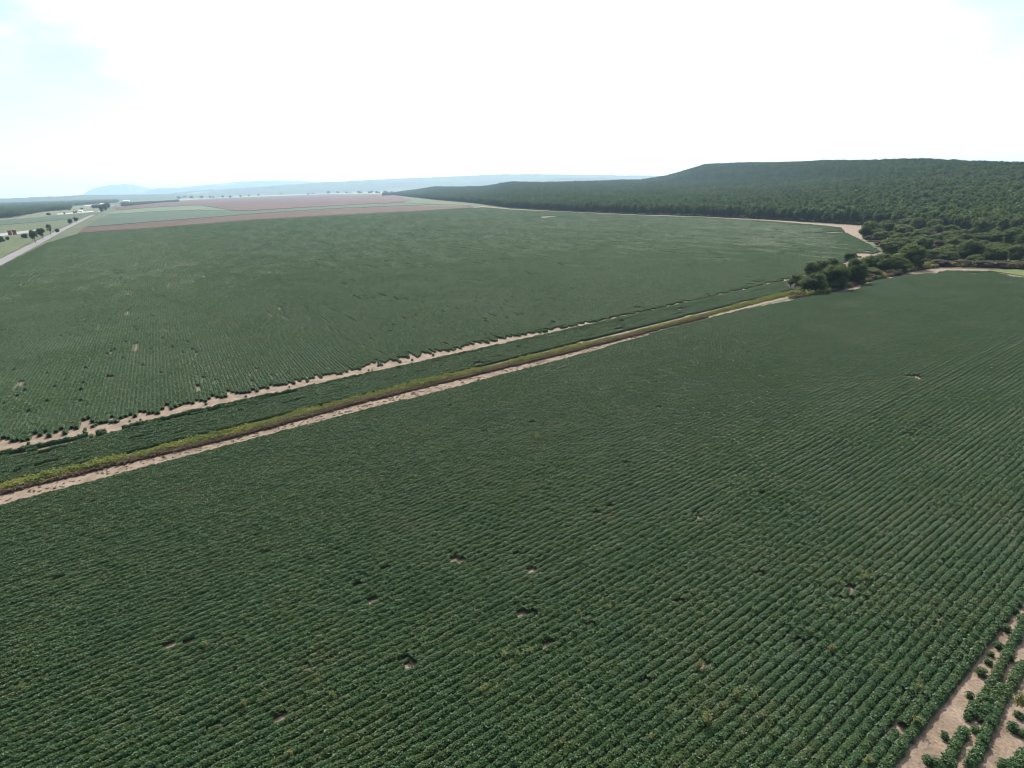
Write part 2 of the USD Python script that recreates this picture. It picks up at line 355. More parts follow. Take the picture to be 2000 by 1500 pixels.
def ridge(name, label, pts, dist, depth):
    """A far hill: crest at the given photo outline, with slopes towards and away from the camera."""
    xs = np.linspace(pts[0][0], pts[-1][0], 160)
    ys = np.interp(xs, [p[0] for p in pts], [p[1] for p in pts])
    bs = np.array([bearing(x) for x in xs])
    hs = np.maximum(CAM_H + dist * np.array([rise(x, y) for x, y in zip(xs, ys)]), 0.0)
    hs = hs + (meshkit.fbm(np.column_stack([xs / 14, np.zeros_like(xs), np.zeros_like(xs)]), 3, 3) - 0.5) * 10 * np.clip(hs / 60, 0, 1)
    u = np.linspace(-1, 1, 25)
    prof = np.cos(u * np.pi / 2) ** 1.3
    dd = dist + u * depth
    X = dd[None] * np.sin(bs)[:, None]; Y = dd[None] * np.cos(bs)[:, None]
    Z = hs[:, None] * prof[None] * (1 + 0.25 * (meshkit.fbm(np.stack([X / 900, Y / 900, 0 * X], -1), 3, 8) - 0.5) * (1 - np.abs(prof)[None])) - 1.0
    gi = np.arange(X.size).reshape(X.shape)
    f = np.stack([gi[:-1, :-1], gi[:-1, 1:], gi[1:, 1:], gi[1:, :-1]], -1).reshape(-1, 4)[:, ::-1]
    top_mesh(name, (np.column_stack([X.ravel(), Y.ravel(), Z.ravel()]), f), M['farhill'], smooth=True, kind='structure', label=label)


ridge('far_mountain', 'lone rounded blue mountain far away at left', [(120, 392), (150, 381), (165, 372), (185, 365), (215, 360.5), (240, 359), (258, 361), (278, 366), (300, 369), (330, 371), (370, 380)], 18500, 2800)
ridge('far_hills', 'pale blue range of hills along the horizon', [(250, 385), (300, 367.5), (345, 366), (400, 361), (460, 355), (520, 352.5), (580, 353), (680, 356), (800, 354), (950, 352), (1100, 352), (1250, 352), (1400, 360)], 15500, 3300)
ridge('far_hills', 'low blue wooded rise between the red field and the pale range', [(300, 380), (380, 372), (450, 368), (500, 365), (600, 358), (700, 352), (800, 347.5), (900, 344), (975, 340.5), (1060, 340), (1150, 341.5), (1275, 342.5), (1400, 352), (1500, 360)], 10000, 2700)
ridge('far_hills', 'hazy blue rise just left of the wooded hill', [(900, 366), (1000, 357), (1060, 350), (1110, 347.5), (1180, 347), (1260, 350), (1350, 360)], 7200, 1300)
ridge('far_hills', 'low hazy woodland ridge on the left horizon', [(-300, 398), (-100, 392), (0, 387), (60, 385), (150, 381), (250, 380), (330, 379), (420, 381), (500, 385)], 8200, 2300)

# fields beyond the soybeans, each a crop standing a little above the ground
def field(name, label, px, mat, z1, kind='structure', z0=0.03):
    top_mesh(name, sheet(ground_poly(px), z0, z1), M[mat], kind=kind, label=label)


field('brown_field', 'narrow brown crop strip beyond the far soybeans', [(152, 456), (250, 449.2), (500, 429.3), (650, 420.7), (800, 413.2), (925, 405.8), (918, 402), (787, 402.4), (650, 408), (500, 418), (375, 428), (250, 438), (165, 444.5)], 'brownfield', 0.5)
field('green_field', 'blue green crop field right of the gravel road', [(168, 443.8), (250, 437.2), (375, 427.2), (500, 417.3), (650, 407.3), (787, 401.8), (860, 399.5), (787, 396.5), (700, 400), (600, 405.5), (500, 411.6), (457, 412.4), (387, 411), (300, 414), (212, 420), (190, 428)], 'greenfield', 0.55)
field('pale_field', 'pale green crop strip with a slanting right edge', [(193, 427.2), (213, 419.2), (300, 413.2), (387, 410.2), (455, 411.8), (388, 401.3), (300, 405.7), (228, 411.5), (215, 415)], 'palefield', 0.5)
field('red_field', 'reddish brown crop field beyond the green strips', [(229, 410.8), (300, 405), (389, 400.6), (459, 411.8), (500, 411), (600, 404.9), (700, 399.3), (787, 395.8), (800, 391), (778, 384), (764, 379), (640, 379.5), (500, 385), (420, 388), (338, 393.2), (280, 399.5), (224, 405.5)], 'redfield', 0.7)
field('meadow', 'pale green meadow with scattered trees beyond the red field', [(342, 392.4), (420, 387.3), (500, 384.2), (640, 378.9), (764, 378.5), (762, 374.5), (640, 375.5), (500, 380), (420, 383.5), (352, 388)], 'meadow', 0.3)
field('grass_margin', 'olive rough grass between brown strip and wood edge', [(928, 404.8), (940, 402), (938, 397.5), (860, 392), (800, 386), (782, 384.5), (803, 391), (790, 396), (862, 399.3), (920, 401.5)], 'olive', 0.4)
field('roadside_field', 'olive grass field left of the gravel road', [(-150, 585), (0, 505), (60, 474), (120, 444.5), (150, 431), (182, 416.5), (150, 427), (100, 432), (0, 441), (-200, 458)], 'olive', 0.25)
field('blue_green_field', 'blue green crop field beyond the olive grass', [(-200, 457), (0, 440.2), (100, 431.3), (150, 426.3), (192, 418), (196, 414.5), (120, 421), (0, 431), (-200, 446)], 'greenfield', 0.5)
field('far_pasture', 'pale pasture in front of the left woodland', [(-200, 445), (0, 430.2), (120, 420.2), (198, 413.5), (206, 406), (196, 402), (150, 402), (118, 411), (60, 418), (0, 427.5), (-200, 441)], 'pasture', 0.3)

road_px = [(-160, 597), (-60, 544), (0, 513.5), (60, 482.3), (120, 450.2), (180, 420.6), (200, 410.5), (212, 404.5), (222, 400.3)]
road_pts = [at(x, y)[:2] for x, y in road_px]
road_line = LineString(road_pts)
top_mesh('road', sheet(road_line.buffer(3.9, cap_style='flat'), 0.26, 0.42), M['road'], kind='structure', label='straight pale gravel road running away at left')
top_mesh('gravel_pad', sheet(ground_poly([(-120, 470), (0, 462.5), (72, 452.5), (71, 449), (0, 456.5), (-120, 465)]), 0.1, 0.35), M['pad'], kind='structure', label='grey gravel pad left of the road under the near tanks')
top_mesh('gravel_pad', sheet(ground_poly([(112, 419.3), (150, 416.6), (183, 413.8), (183, 412.6), (150, 415.2), (112, 418)]), 0.1, 0.65), M['chalk'], kind='structure', label='white pad strip farther off under two small tanks')
top_mesh('gravel_pad', sheet(ground_poly([(165, 402.3), (205, 400.2), (205, 399), (165, 401)]), 0.1, 0.65), M['chalk'], kind='structure', label='far pale yard beside the road end')

# ---------------------------------------------------------------- soybean plants
def soy_piece(seed, length, leaves, size, width=0.86, height=0.66, rows=1, pitch=0.76, gaps=0.0, taper=False, gaplen=(2, 9)):
    """A stretch of soybean row: a lumpy canopy of leaves over a leafy core."""
    rs = RS(seed)
    parts = []
    thin = []
    if rows > 1:                       # a stretch where two or three neighbouring rows failed
        for _ in range(rs.randint(0, 3)):
            thin.append((rs.randint(0, rows - 1), rs.randint(2, 4), rs.uniform(-9, 5), rs.uniform(3, 10), rs.uniform(0.08, 0.3)))
    for r in range(rows):
        y0 = (r - (rows - 1) / 2) * pitch
        nx = max(int(length / 0.25), 3)
        lump = 1 + 0.11 * np.convolve(rs.normal(size=nx + 8), np.ones(3) / 1.7, 'same')[4:-4]
        cut = np.ones(nx)
        if gaps:
            i = 0
            while i < nx:
                if rs.rand() < gaps:
                    w = rs.randint(*gaplen)
                    cut[i:i + w] = rs.choice([0.05, 0.2, 0.4])
                    i += w
                i += 1
        xc = (np.arange(nx) + 0.5) / nx * length - length / 2
        for r0, k, a0, ln, lo in thin:
            if r0 <= r < r0 + k:
                cut[(xc > a0 + rs.uniform(-.5, .5)) & (xc < a0 + ln + rs.uniform(-.5, .5))] = lo
        tall = rs.uniform(0.74, 1.08) if rows > 1 else 1.0
        hx = lambda x: np.interp(x, xc, lump * cut * tall) * ((1 - np.clip(np.abs(x) / (length / 2), 0, 1) ** 4) ** 0.5 if taper else 1.0)
        x = (rs.rand(leaves // rows) - 0.5) * length
        a = np.clip(rs.normal(0, 0.62, len(x)), -1.45, 1.45)
        rad = 1 - 0.28 * rs.rand(len(x)) ** 2
        hh = hx(x)
        keep = hh > 0.05
        x, a, rad, hh = x[keep], a[keep], rad[keep], hh[keep]
        wy = 0.5 * width * (0.55 + 0.45 * hh)
        c = np.column_stack([x + rs.normal(0, 0.02, len(x)), y0 + np.sin(a) * wy * rad, np.maximum(np.cos(a) ** 0.75 * height * hh * rad, 0.06)])
        n = np.column_stack([rs.normal(0, 0.45, len(x)), np.sin(a) * 0.60 + rs.normal(0, 0.45, len(x)), np.full(len(x), 0.9)])
        parts.append(leaf_cards(c, n, size * rs.uniform(0.75, 1.25, len(x)), rs))
        th = np.linspace(-1.5, 1.5, 5)
        cx = np.linspace(-length / 2, length / 2, nx + 1)
        ch = np.minimum(hx(cx), 1.15) * 0.78
        V = np.stack([np.repeat(cx[:, None], 5, 1), y0 + np.sin(th)[None] * 0.5 * width * 0.86 * (0.4 + 0.6 * ch)[:, None] * (ch > 0.03)[:, None],
                      np.cos(th)[None] * height * ch[:, None] - 0.01], -1)
        gi = np.arange((nx + 1) * 5).reshape(nx + 1, 5)
        q = np.stack([gi[:-1, :-1], gi[:-1, 1:], gi[1:, 1:], gi[1:, :-1]], -1).reshape(-1, 4)
        parts.append((V.reshape(-1, 3), np.vstack([q[:, [0, 1, 2]], q[:, [0, 2, 3]]])))
    return join(parts)


PITCH_ROW = 0.76
near_cls = [piece_class('soybean_stretch_%03d' % i, soy_piece(100 + i, 1.5, 290, 0.135), M['soy']) for i in range(10)]
plant_cls = [piece_class('soybean_bush_%03d' % i, soy_piece(150 + i, 0.8, 130, 0.125, width=0.72, height=0.62, taper=True), M['soy']) for i in range(5)]
mid_cls = [piece_class('soybean_run_%03d' % i, soy_piece(200 + i, 3.0, 320, 0.165, gaps=(0.0 if i < 7 else 0.02)), M['soy']) for i in range(10)]
tile_cls = [piece_class('soybean_block_%03d' % i, soy_piece(300 + i, 20.0, 4800, 0.22, rows=8, gaps=0.020, gaplen=(5, 34)), M['soy']) for i in range(10)]

# places where plants are missing and the sandy soil shows (photo pixels, metres)
BARE = [(755, 1115, .8), (893, 1096, .9), (727, 1178, .9), (700, 1148, .7), (1035, 1120, .8), (1640, 1170, 1.0), (1655, 1158, .9), (1780, 738, 1.8), (1790, 742, 1.0), (1762, 736, 0.9), (1363, 1010, .7),
        (210, 1163, .7), (1026, 1207, .8), (1155, 1222, .8), (1785, 853, 1.2), (1775, 857, .8), (1808, 836, .8), (1365, 1305, .8), (1478, 1265, .7), (1090, 723, 1.1), (1076, 725, .9), (1100, 721, .7), (1455, 932, .7), (1715, 826, .5),
        (225, 1420, .6), (1005, 1092, .6), (1553, 1258, .6), (791, 1306, .6), (1825, 535, 4.0), (1805, 531, 3.0), (1910, 536, 3.5), (1895, 534, 2.5), (1990, 541, 4.5), (1600, 640, .5), (1842, 1024, .5), (1997, 1005, 1.0), (1260, 1335, .5), (1080, 1395, .5),
        (1320, 1180, .5), (520, 1085, .5), (330, 1268, .5), (60, 1345, .5), (1480, 1130, .5), (600, 1310, .5), (120, 1130, .5), (940, 960, .5), (1250, 860, .6), (1400, 780, .6), (430, 1420, .6)]
BARE_W = np.array([[*at(x, y)[:2], r] for x, y, r in BARE])


def bare(xy):
    d = np.hypot(xy[:, None, 0] - BARE_W[None, :, 0], xy[:, None, 1] - BARE_W[None, :, 1]) - BARE_W[None, :, 2] * 0.72
    return d.min(1)


NEAR_GREEN = [(1545, 586.5), (1576, 577.5), (1622, 573), (1654, 568), (1682, 562.5), (1685, 556.5), (1716, 546), (1750, 540.5), (1779, 536.5), (1807, 533.5), (1850, 528), (1930, 529), (2000, 541), (2150, 566)]
near_poly = Polygon([*[sn(s, n + np.interp(s, [0, 60, 165], [1.5, 1.4, 0.6]))[0] for s, n in zip(S_K[:10], TRACK_LOW[:10])], *[at(x, y, 0.62)[:2] for x, y in NEAR_GREEN], *sn(330, -9.1), *sn(-150, -9.1)]).buffer(0)
N_TOP, N_LOW = -9.3, -107.0


def row_n(n0, s):
    """Rows are straight; those by the track lean with it."""
    return n0 - (0.034 * np.clip((-n0 - 30) / 70, 0, 1)) * np.maximum(s + 17, -60)


rs = RS(7)
row_idx = 0
ROW_GROUP = 'soybean rows of the near field'
n0 = N_TOP
view = Polygon([at(x, y)[:2] for x, y in [(-260, 560), (-260, 1640), (2260, 1640), (2260, 500), (1200, 420)]])
near_view = near_poly.intersection(view)
while n0 > N_LOW:
    s = np.arange(-150, 330, 1.32) + rs.uniform(0, 1.3)
    xy = s[:, None] * SV + row_n(n0 + rs.normal(0, 0.02), s)[:, None] * NV
    ok = inside(near_view, xy)
    s, xy = s[ok], xy[ok]
    vigour = meshkit.fbm(np.column_stack([xy / 11.0, np.zeros(len(xy))]), 4, 21)
    b = bare(xy) + rs.normal(0, 0.12, len(xy))
    ok = ((b > 0) | (rs.rand(len(xy)) < 0.55)) & (rs.rand(len(xy)) > np.where(vigour < 0.33, 0.006, 0.0006))
    s, xy, vigour, b = s[ok], xy[ok], vigour[ok], b[ok]
    if len(xy) > 4:
        row = empty('soybean_row')
        if row_idx < 16:
            tag(row, '%s unbroken soybean row of the near field counted from the sandy right corner' % ORD[row_idx], 'crop row')
        elif 117 - row_idx < 8 and 117 - row_idx >= 0:
            tag(row, '%s soybean row of the near field counted down from the dirt track' % ORD[117 - row_idx], 'crop row')
        else:
            tag(row, 'one of the dark green soybean rows in the middle of the near field', 'crop row', ROW_GROUP)
        pick = rs.choice(len(near_cls), 5, False)
        h = np.clip(0.84 + 0.42 * (vigour - 0.5) + rs.normal(0, 0.025, len(xy)), 0.6, 1.1) * np.clip(0.72 + b * 0.25, 0.6, 1.0)
        h = np.where(b < 0, 0.42, h)
        flip = rs.randint(0, 2, len(xy)) * math.pi
        scl = np.column_stack([np.where(b < 0, 0.5, 1.0), np.where(b < 0, 0.6, np.clip(h * 1.16, 0.90, 1.06)), h * 1.16])
        p = tag(scatter(str(row.GetPath()) + '/plants', [near_cls[i] for i in pick], rs.randint(0, 5, len(xy)), np.column_stack([xy + rs.normal(0, 0.012, xy.shape), np.full(len(xy), 0.02)]), math.pi / 2 - AZ + flip + rs.normal(0, 0.012, len(xy)), scl), kind='stuff')
        row_idx += 1
    n0 -= PITCH_ROW
print('near rows', row_idx)

# headland rows between the two dirt strips
n0 = -106.9
k = 0
hl = 0
while n0 > -126.4:
    s = np.arange(-60, 262, 1.3) + rs.uniform(0, 1.3)
    hedge = -121.3 < n0 < -119.9
    nn = n0 - 0.030 * np.maximum(s + 17, -40) * np.clip((s + 60) / 60, 0, 1)
    if hedge:
        nn = -119.75 + np.interp(s, S_K, FAR_END) * 0.35 + 124.3 * 0.35 + rs.normal(0, 0.08, len(s))
    up = np.interp(s, S_K, WEED_UP) + 0.7
    xy = s[:, None] * SV + nn[:, None] * NV
    edge = np.interp(s, S_K, FAR_END) + np.interp(s, [60, 115], [4.5, 0.25])
    ok = (nn < up) & inside(view, xy) & (nn > edge - (2.4 if hedge else 0))
    gapn = meshkit.fbm(np.column_stack([s / 7.0, np.full(len(s), n0 * 0.9), np.zeros(len(s))]), 3, 40)
    if hedge:
        ok &= ~((s > -6.5) & (s < -1) & (rs.rand(len(s)) < 0.75)) & (gapn > 0.28) & (s < 170)
    elif n0 < -117:
        ok &= gapn > np.interp(s, [15, 25, 100, 120], [0.6, 0.5, 0.45, 0.30])
    else:
        ok &= gapn > 0.30
    s, xy = s[ok], xy[ok]
    if len(xy) > 3:
        row = empty('soybean_row')
        if hedge:
            tag(row, ['lone dark soybean row standing between the two bare sandy strips', 'thin second soybean row just above the lone dark row'][min(k, 1)], 'crop row'); k += 1
        else:
            tag(row, '%s soybean row of the headland counted up from the yellow green weed verge' % ORD[hl], 'crop row'); hl += 1
        h = rs.uniform(0.85, 1.15, len(xy)) * (1.15 if hedge else 0.95)
        tag(scatter(str(row.GetPath()) + '/plants', near_cls[:6], rs.randint(0, 6, len(xy)), np.column_stack([xy, np.full(len(xy), 0.02)]), math.pi / 2 - AZ + 0.03 + rs.randint(0, 2, len(xy)) * math.pi, np.column_stack([np.ones(len(xy)), h, h])), kind='stuff')
    n0 -= PITCH_ROW + (0.9 if -119.9 < n0 - PITCH_ROW < -118.4 else 0)

# the far field: rows run away towards the road's far end
FAZ = math.radians(-30.0)
UV = np.array([math.sin(FAZ), math.cos(FAZ)])
VV = np.array([math.cos(FAZ), -math.sin(FAZ)])
O = sn(0, -125)[0]
far_view = far_poly.intersection(Polygon([at(x, y)[:2] for x, y in [(-130, 395), (-130, 960), (2000, 700), (2000, 400)]]).buffer(0))
FAR_BARE = np.array([[*at(x, y)[:2], r] for x, y, r in [(218, 738, 1.2), (320, 730, 1.3), (308, 731, .7), (765, 636, 1.6), (770, 640, 1.0), (1250, 603, 3.0), (1258, 602, 2.0), (1480, 552, 3.5), (1465, 556, 3), (1490, 549, 2.5), (1378, 576, 1.2), (1075, 423.5, 14), (1060, 425, 12), (1085, 423, 12),
                     (1685, 497, 5), (1692, 492, 5), (1676, 500, 5), (1630, 455, 8), (1705, 484, 3), (1600, 456, 5), (345, 812, .8), (230, 815, 1.2), (165, 826, 1.8), (172, 832, 1.5)]])
ditch = LineString([at(x, y)[:2] for x, y in [(440, 458), (500, 454.5), (600, 447), (700, 437.5), (800, 434.5), (900, 433), (1000, 427.5), (1050, 425)]])


def far_ok(xy, margin):
    ok = inside(far_view, xy)
    d = (np.hypot(xy[:, None, 0] - FAR_BARE[None, :, 0], xy[:, None, 1] - FAR_BARE[None, :, 1]) - np.where(FAR_BARE[None, :, 2] < 5, 0.55, 1.0) * FAR_BARE[None, :, 2]).min(1)
    ok &= d > margin
    i = np.nonzero(ok)[0]
    i = i[shapely.distance(shapely.points(xy[i]), ditch) > 1.3 + margin * 2]
    out = np.zeros(len(xy), bool); out[i] = True
    return out


rs = RS(11)
tw = PITCH_ROW * 8
NI, NJ = 90, 240
off = rs.rand(NJ) * 20
TU, TV = np.meshgrid(-300 + 20.0 * np.arange(NI), (np.arange(NJ) - 110) * tw, indexing='ij')
TU = TU + off[None]
txy = O + TU[..., None] * UV + TV[..., None] * VV
close = np.hypot(txy[..., 0], txy[..., 1]) < 365 + rs.uniform(-70, 70, TU.shape)
vv = (np.arange(-110 * 8, 130 * 8) + 0.5) * PITCH_ROW - tw / 2 + PITCH_ROW * 0
U, V = np.meshgrid(np.arange(-160, 520, 2.86), vv, indexing='ij')
U = U + (rs.rand(len(vv)) * 2.8)[None]
J = np.clip(np.floor((V + tw / 2) / tw).astype(int) + 110, 0, NJ - 1)
I = np.clip(np.round((U + 300 - off[J]) / 20).astype(int), 0, NI - 1)
pick = close[I, J].ravel()
xy = (O + U.ravel()[pick, None] * UV + V.ravel()[pick, None] * VV)
xy = xy + rs.normal(0, 0.012, xy.shape)
xy = xy[far_ok(xy, 0.0)]
edge = (xy @ NV) - np.interp(xy @ SV, S_K, FAR_END)
vig = meshkit.fbm(np.column_stack([xy / 16.0, np.zeros(len(xy))]), 4, 33)
keep = (edge < np.interp(xy @ SV, [70, 118], [-1.4, 1.2]) + rs.normal(0, 0.8, len(xy)) * np.interp(xy @ SV, [70, 118], [1, 0.3]) + (meshkit.fbm(np.column_stack([(xy @ SV) / 5.0, np.zeros(len(xy)), np.zeros(len(xy))]), 3, 9) - 0.55) * 3) & (rs.rand(len(xy)) > np.where(vig < 0.36, 0.006, 0.001))
xy, vig = xy[keep], vig[keep]
field_far = empty('soybean_field')
tag(field_far, 'wide green soybean field of fine rows beyond the bare sandy strip', 'crop field', kind='stuff')
h = np.clip(0.95 + 0.4 * (vig - 0.5) + rs.normal(0, 0.03, len(xy)), 0.7, 1.15)
h = np.where(rs.rand(len(xy)) < np.interp(xy @ UV, [60, 160], [0.004, 0.022]), rs.uniform(0.15, 0.5, len(xy)), h)
# stretches where two or three neighbouring rows failed
u_, v_ = (xy - O) @ UV, (xy - O) @ VV
for _ in range(420):
    a, b, la, lb = rs.uniform(0, 500), rs.uniform(-420, 420), rs.uniform(1.5, 6.0), rs.uniform(0.35, 0.75)
    if a < 60 and rs.rand() < 0.7:
        continue
    hit = (np.abs(u_ - a) < la) & (np.abs(v_ - b) < lb)
    h = np.where(hit, rs.uniform(0.32, 0.55), h)
scatter('/World/soybean_field/near_plants', mid_cls, rs.randint(0, len(mid_cls), len(xy)), np.column_stack([xy, np.full(len(xy), 0.02)]), math.pi / 2 - FAZ + rs.randint(0, 2, len(xy)) * math.pi, np.column_stack([np.ones(len(xy)), h, h]))
print('mid pieces', len(xy))
xy = txy[~close]
core = far_view.buffer(-11)
shapely.prepare(core)
block = shapely.contains_xy(core, xy[:, 0], xy[:, 1]) & far_ok(xy, 0.5)
rim = xy[~block & inside(far_view.buffer(12), xy)]
xy = xy[block]
du, dv = np.meshgrid(np.arange(-8.6, 8.7, 2.86), (np.arange(8) - 3.5) * PITCH_ROW, indexing='ij')
rim = (rim[:, None, :] + (du.ravel()[:, None] * UV + dv.ravel()[:, None] * VV)[None]).reshape(-1, 2)
rim = rim[far_ok(rim, -1.0)]
h = rs.uniform(0.85, 1.1, len(rim))
scatter('/World/soybean_field/edge_plants', mid_cls, rs.randint(0, len(mid_cls), len(rim)), np.column_stack([rim, np.full(len(rim), 0.02)]), math.pi / 2 - FAZ + rs.randint(0, 2, len(rim)) * math.pi, np.column_stack([np.ones(len(rim)), h, h]))
print('rim', len(rim))
h = rs.uniform(0.85, 1.1, len(xy))
scatter('/World/soybean_field/far_plants', tile_cls, rs.randint(0, len(tile_cls), len(xy)), np.column_stack([xy, np.full(len(xy), 0.02)]), math.pi / 2 - FAZ + rs.randint(0, 2, len(xy)) * math.pi, np.column_stack([np.full(len(xy), 1.02), np.ones(len(xy)), h]))
print('tiles', len(xy))

# plants standing alone on the sand in the near right corner
CORNER = [(1190, 800, 1.0), (1240, 720, .8), (1262, 660, .7), (1310, 600, .9), (1370, 480, .9), (1440, 350, .8), (1485, 405, 1.0), (920, 1262, .8), (800, 1445, .9), (1105, 965, .7), (860, 1480, 1.0), (1420, 1205, .95), (1462, 1112, .8),
          (1490, 1245, .8), (1355, 1485, 1.0), (1432, 1462, .9), (1492, 1402, 1.0), (1470, 300, .9), (1130, 1050, .9), (1400, 690, .9), (960, 1470, .9), (1150, 1220, .8), (1495, 1010, .6)]
for i, (cx, cy, k) in enumerate(CORNER):
    w = at(1600 + cx / 3.75, 1100 + cy / 3.75, 0.25)
    p = empty('soybean_plant', (w[0], w[1], 0.02), rs.uniform(0, 360), (k, k * 1.15, k))
    p.GetReferences().AddInternalReference(plant_cls[i % len(plant_cls)])
    p.SetInstanceable(True)
    tag(p, 'single bushy soybean plant standing alone on the bare sand in the near right corner', 'soybean plant', 'lone soybean plants on the sandy corner')


def corner_row(px, label):
    pts = np.array([at(1600 + x / 3.75, 1100 + y / 3.75, 0.3)[:2] for x, y in px])
    row = empty('soybean_row')
    tag(row, label, 'crop row')
    ln = LineString(pts)
    q = [ln.interpolate(t) for t in np.arange(0.3, ln.length, 0.55)]
    q = np.array([[a.x, a.y] for a in q])
    k = len(q)
    h = rs.uniform(0.85, 1.1, k)
    tag(scatter(str(row.GetPath()) + '/plants', plant_cls, rs.randint(0, 5, k), np.column_stack([q + rs.normal(0, 0.03, q.shape), np.full(k, 0.02)]), math.pi / 2 - AZ + rs.normal(0, 0.3, k), np.column_stack([h * 1.1, h * 1.1, h])), kind='stuff')


corner_row([(930, 1440), (1000, 1330), (1060, 1220)], 'short soybean row between two sandy strips at the lower right edge')
corner_row([(1080, 1130), (1200, 980), (1300, 800), (1380, 640), (1450, 520), (1500, 430)], 'broken soybean row standing left of the widest sandy patch, in the right corner')
corner_row([(1100, 1480), (1170, 1370), (1250, 1180), (1330, 1010), (1440, 830), (1500, 740)], 'soybean row bordering the widest sandy patch in the right corner')
corner_row([(1180, 1140), (1260, 1010), (1320, 900)], 'stub of soybean row squeezed between the two corner rows')
corner_row([(1400, 1540), (1500, 1420)], 'soybean row end at the very lower right edge of the sand')

# plants that stray onto the bare strip beside the far field
for i, (x, y, k) in enumerate([(12, 884, .7), (37, 881, .6), (181, 832, .9), (166, 838, .8), (165, 843, .8), (186, 829, .8), (217, 824, .9), (231, 822, .6), (253, 821, .5), (274, 818, .5), (402, 788, .7), (480, 773, .6), (565, 754, .6), (600, 744, .7), (178, 853, 1), (196, 847, 1), (206, 846, 1), (218, 845, .9), (55, 865, .7), (304, 806, .7),
                              (665, 724, .6), (739, 713, .8), (727, 721, .5), (805, 702, .7), (846, 693, .8), (877, 685, .7), (890, 681, .6), (955, 669, .8), (720, 722, .6), (602, 757, .6)]):
    w = at(x, y, 0.3)
    p = empty('soybean_plant', (w[0], w[1], 0.02), rs.uniform(0, 360), (k * 1.1, k * 1.1, k))
    p.GetReferences().AddInternalReference(plant_cls[i % len(plant_cls)])
    p.SetInstanceable(True)
    tag(p, 'small stray soybean plant on the bare sandy strip below the far field', 'soybean plant', 'stray soybean plants on the bare sandy strip')

# ---------------------------------------------------------------- weeds
def weed_piece(seed, n, size, spread, height, lean=0.25):
    rs = RS(seed)
    k = 9
    bx = rs.normal(0, spread, (k, 2))
    i = rs.randint(0, k, n)
    t = rs.rand(n) ** 0.8
    ang = rs.uniform(0, 2 * np.pi, (k,))
    ln = rs.uniform(0.3, 1, k) * lean
    hh = rs.uniform(0.6, 1.0, k)
    c = np.column_stack([bx[i, 0] + np.cos(ang[i]) * ln[i] * t ** 2 + rs.normal(0, 0.06 * height, n), bx[i, 1] + np.sin(ang[i]) * ln[i] * t ** 2 + rs.normal(0, 0.06 * height, n), t * height * hh[i] + 0.03])
    nn = np.column_stack([rs.normal(0, 0.6, n), rs.normal(0, 0.6, n), rs.uniform(0.4, 1, n)])
    return leaf_cards(c, nn, size * rs.uniform(0.6, 1.3, n), rs, long=2.2)


weed_cls = [piece_class('weed_%03d' % i, weed_piece(400 + i, 260, 0.075, 0.10, 1.15), M['weed']) for i in range(3)]
verge_cls = [piece_class('verge_weed_%03d' % i, weed_piece(420 + i, 320, 0.15, 0.42, 1.25, 0.3), M['verge']) for i in range(5)]
dry_cls = [piece_class('dry_tuft_%03d' % i, weed_piece(440 + i, 260, 0.15, 0.40, 0.75, 0.4), M['dry']) for i in range(4)]

rs = RS(23)
s = rs.uniform(-60, 225, 5200)
lo, up = np.interp(s, S_K, TRACK_UP), np.interp(s, S_K, WEED_UP)
u = rs.rand(len(s))
nn = lo + (up - lo) * (0.40 + 0.64 * u) + rs.normal(0, 0.12, len(s))
xy = s[:, None] * SV + nn[:, None] * NV
ok = inside(view, xy)
xy, s, u = xy[ok], s[ok], u[ok]
h = rs.uniform(0.35, 0.80, len(xy)) * np.interp(s, [40, 130], [1.0, 0.75]) * (0.40 + 1.0 * meshkit.fbm(np.column_stack([s / 9, 0 * s, 0 * s]), 3, 2))
w = empty('verge_weeds')
tag(w, 'strip of yellow green weeds along the upper side of the dirt track', 'weeds', kind='stuff')
scatter('/World/verge_weeds/weeds', verge_cls, rs.randint(0, 5, len(xy)), np.column_stack([xy, np.zeros(len(xy))]), rs.uniform(0, 6.28, len(xy)), np.column_stack([h, h, h]))
s = rs.uniform(-60, 150, 3600)
lo, up = np.interp(s, S_K, TRACK_UP), np.interp(s, S_K, WEED_UP)
nn = lo - 0.38 + (up - lo) * (rs.rand(len(s)) ** 1.1) * 0.38 + rs.normal(0, 0.10, len(s))
xy = s[:, None] * SV + nn[:, None] * NV
ok = inside(view, xy)
xy = xy[ok]
h = rs.uniform(0.5, 1.0, len(xy))
w = empty('dry_grass')
tag(w, 'brown dry grass between the dirt track and the yellow green weeds', 'dry grass', kind='stuff')
scatter('/World/dry_grass/tufts', dry_cls, rs.randint(0, 4, len(xy)), np.column_stack([xy, np.zeros(len(xy))]), rs.uniform(0, 6.28, len(xy)), np.column_stack([h, h, h * 0.8]))
# broken clods and dead stalks on the track
s = rs.uniform(-60, 165, 1100)
lo, up = np.interp(s, S_K, TRACK_LOW), np.interp(s, S_K, TRACK_UP)
nn = lo + (up - lo) * rs.rand(len(s))
xy = s[:, None] * SV + nn[:, None] * NV
h = rs.uniform(0.1, 0.32, len(xy))
w = empty('dead_stalks')
tag(w, 'scattered dead stalks and clods lying on the dirt track', 'stalks', kind='stuff')
scatter('/World/dead_stalks/stalks', dry_cls, rs.randint(0, 4, len(xy)), np.column_stack([xy, np.full(len(xy), 0.0)]), rs.uniform(0, 6.28, len(xy)), np.column_stack([h * 1.6, h * 0.8, h * 0.7]))

